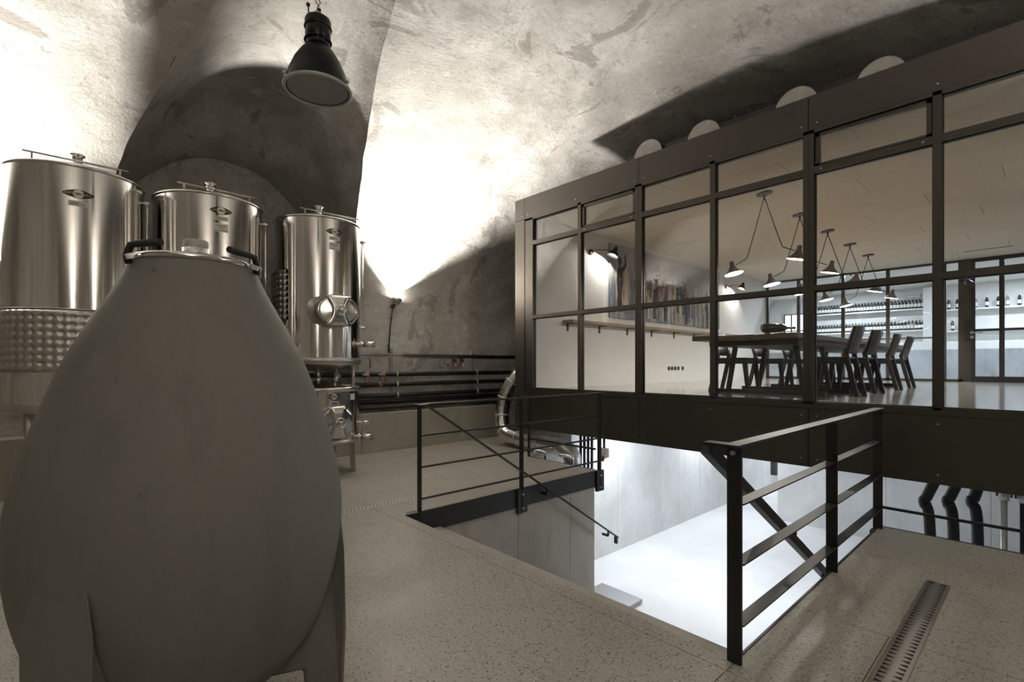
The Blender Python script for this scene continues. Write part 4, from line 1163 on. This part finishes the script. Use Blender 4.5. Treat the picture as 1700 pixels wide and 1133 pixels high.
# black drain pipes under the box at the right
for i, (xp, top, lab) in enumerate(((1540, 1560, 'black pipe with a crooked neck under the glazed box, next to the wide-barred railing'),
                                    (1579, 1598, 'black pipe with a crooked neck under the glazed box, second from the wide-barred railing'),
                                    (1619, 1632, 'black pipe with a flanged collar under the glazed box'))):
    Y_ = 6.0 + .14 * i
    a = onY(xp - 6, 835, Y_); b = onY(top, 806, Y_); c = onY(xp + 4, 885, Y_)
    t = thing('drain_pipe', lab, 'pipe', (a.x, Y_, LZ))
    o_ = Vector((a.x, Y_, LZ))
    pts = catmull([Vector((c.x, Y_, LZ)) - o_, Vector((c.x, Y_, c.z)) - o_, a - o_, Vector((a.x + .02, Y_, a.z + .06)) - o_, Vector((b.x, Y_, .36)) - o_, Vector((b.x + .01, Y_, .40)) - o_], 6)
    MB().tube(pts, .043, 18).build('run', 'insulation', t)
    if i == 2: MB().cyl(Vector((a.x + .03, Y_, .22)) - o_, Vector((a.x + .03, Y_ + .03, .26)) - o_, .085, .085, 24).build('collar', 'black_rubber', t)
    else:
        dd = (pts[10] - pts[9]).normalized(); MB().cyl(pts[9], pts[9] + dd * .03, .049, .049, 18).build('joint_ring', 'black_rubber', t)
for i, (xp, lab) in enumerate(((1667, 'steel pipe with clamped coupling under the glazed box'), (1699, 'dark pipe with clamped coupling at the end of the row under the box'))):
    Y_ = 6.0; a = onY(xp, 840, Y_)
    t = thing('service_pipe', lab, 'pipe', (a.x, Y_, LZ))
    MB().cyl((0, 0, 0), (0, 0, 2.34), .022, .022, 14).build('run', ('satin_steel', 'insulation')[i], t)
    MB().cyl((0, 0, 2.13), (0, 0, 2.21), .034, .034, 14).bb(-.05, .05, -.006, .006, 2.18, 2.19).build('coupling', 'satin_steel', t)
    for s_ in (-1, 1): MB().cyl((s_ * .045, 0, 2.16), (s_ * .045, 0, 2.22), .008, .008, 8).build('clamp_bolt', 'black_steel', t)
p = onY(1285, 780, 7.5)
t = thing('hanging_post', 'short black steel post hanging under the glazed box in the lower room', 'post', (p.x, 7.5, .40))
MB().bb(-.035, .035, -.035, .035, -.62, 0).build('post', 'black_steel', t)
MB().bb(-.06, .06, -.06, .06, -.02, 0).build('plate', 'black_steel', t)

# unseen tube lights added to brighten the lower room (under the box floor)
for i, (x, y) in enumerate(((-4.5, 7.0), (-4.5, 10.2), (-2.4, 7.0), (-4.6, 14.0))):
    t = thing('fill_tube_light', ('added white tube light under the box near the stairs', 'added white tube light under the box beside the far lower wall', 'added white tube light under the middle of the box', 'added white tube light in the lower corridor')[i], 'ceiling light', (x, y, .385))
    MB().bb(-.08, .08, -.65, .65, -.05, 0).build('housing', 'white_paint', t)
    MB().cyl((0, -.62, -.065), (0, .62, -.065), .016, .016, 12).build('tube', 'fill_light_glow', t)
    a = area('fill_tube_light_glow', (0, 0, -.09), (0, 0, 0), .16, 1.25, LOWER_W, (.93, .96, 1.0)); a.parent = t

# ------------------------------------------------------------------ industrial pendant in the hall
PX, PY, PZ = -3.408, 1.312, 3.236
t = thing('factory_lamp', 'black enamel factory pendant lamp with glass front hanging from the vault on a chain', 'pendant lamp', (PX, PY, PZ))
sh = MB().lathe([(.212, 0), (.21, .03), (.19, .10), (.155, .185), (.115, .25), (.085, .29), (.075, .305)], (0, 0, 0), 48).build('shade', 'black_enamel', t)
MB().lathe([(.205, .004), (.185, .10), (.15, .18), (.105, .245), (.07, .28), (1e-4, .285)], (0, 0, 0), 40).build('reflector', 'white_enamel', sh)
MB().torus((0, 0, 0), .214, .011, (0, 0, 1), 56, 10).build('rim', 'grey_paint', t)
MB().torus((0, 0, .004), .20, .006, (0, 0, 1), 56, 8).build('gasket', 'black_rubber', t)
MB().cyl((0, 0, .001), (0, 0, .004), .198, .198, 48).build('front_glass', 'lamp_glass', t)
MB().tube(catmull([(-.03, 0, .2), (-.035, 0, .1), (-.01, 0, .05), (0, 0, .08), (.01, 0, .05), (.035, 0, .1), (.03, 0, .2)], 6), .004, 8).build('filament', 'satin_steel', t)
MB().lathe([(.078, .30), (.078, .33), (.083, .335), (.083, .40), (.083, .42), (.086, .425), (.086, .47), (.08, .485), (.03, .49), (1e-4, .49)], (0, 0, 0), 36).build('socket_housing', 'black_enamel', t)
for z in (.333, .425): MB().torus((0, 0, z), .085, .007, (0, 0, 1), 40, 8).build('housing_ring', 'black_enamel', t)
for a in (0, 120, 240):
    a = R(a + 35); c, s_ = math.cos(a), math.sin(a)
    MB().cyl((.22 * c, .22 * s_, -.01), (.222 * c, .222 * s_, .035), .008, .008, 8).sphere((.226 * c, .226 * s_, .028), .013, 8, 6).build('clamp_screw', 'satin_steel', t)
MB().bb(-.022, -.016, -.012, .012, .485, .55).bb(.016, .022, -.012, .012, .485, .55).cyl((-.022, 0, .545), (.022, 0, .545), .014, .014, 12).build('hanger', 'satin_steel', t)
zt = ZC + BE * math.sqrt(1 - ((PX - XC) / AE) ** 2) - PZ
n = int((zt - .555) / .042); lk_ = MB()
for i in range(n + 1):
    lk_.torus((0, 0, .565 + i * .042), .016, .0045, (1, 0, 0) if i % 2 else (0, 1, 0), 14, 6, 1.0, 1.45 if False else 1.0)
lk_.build('chain', 'satin_steel', t)
MB().tube(catmull([(-.04, -.03, .485), (-.055, -.04, .52), (-.06, -.045, .60)], 5), .005, 8).sphere((-.06, -.045, .60), .014, 10, 6).build('lead', 'black_rubber', t)
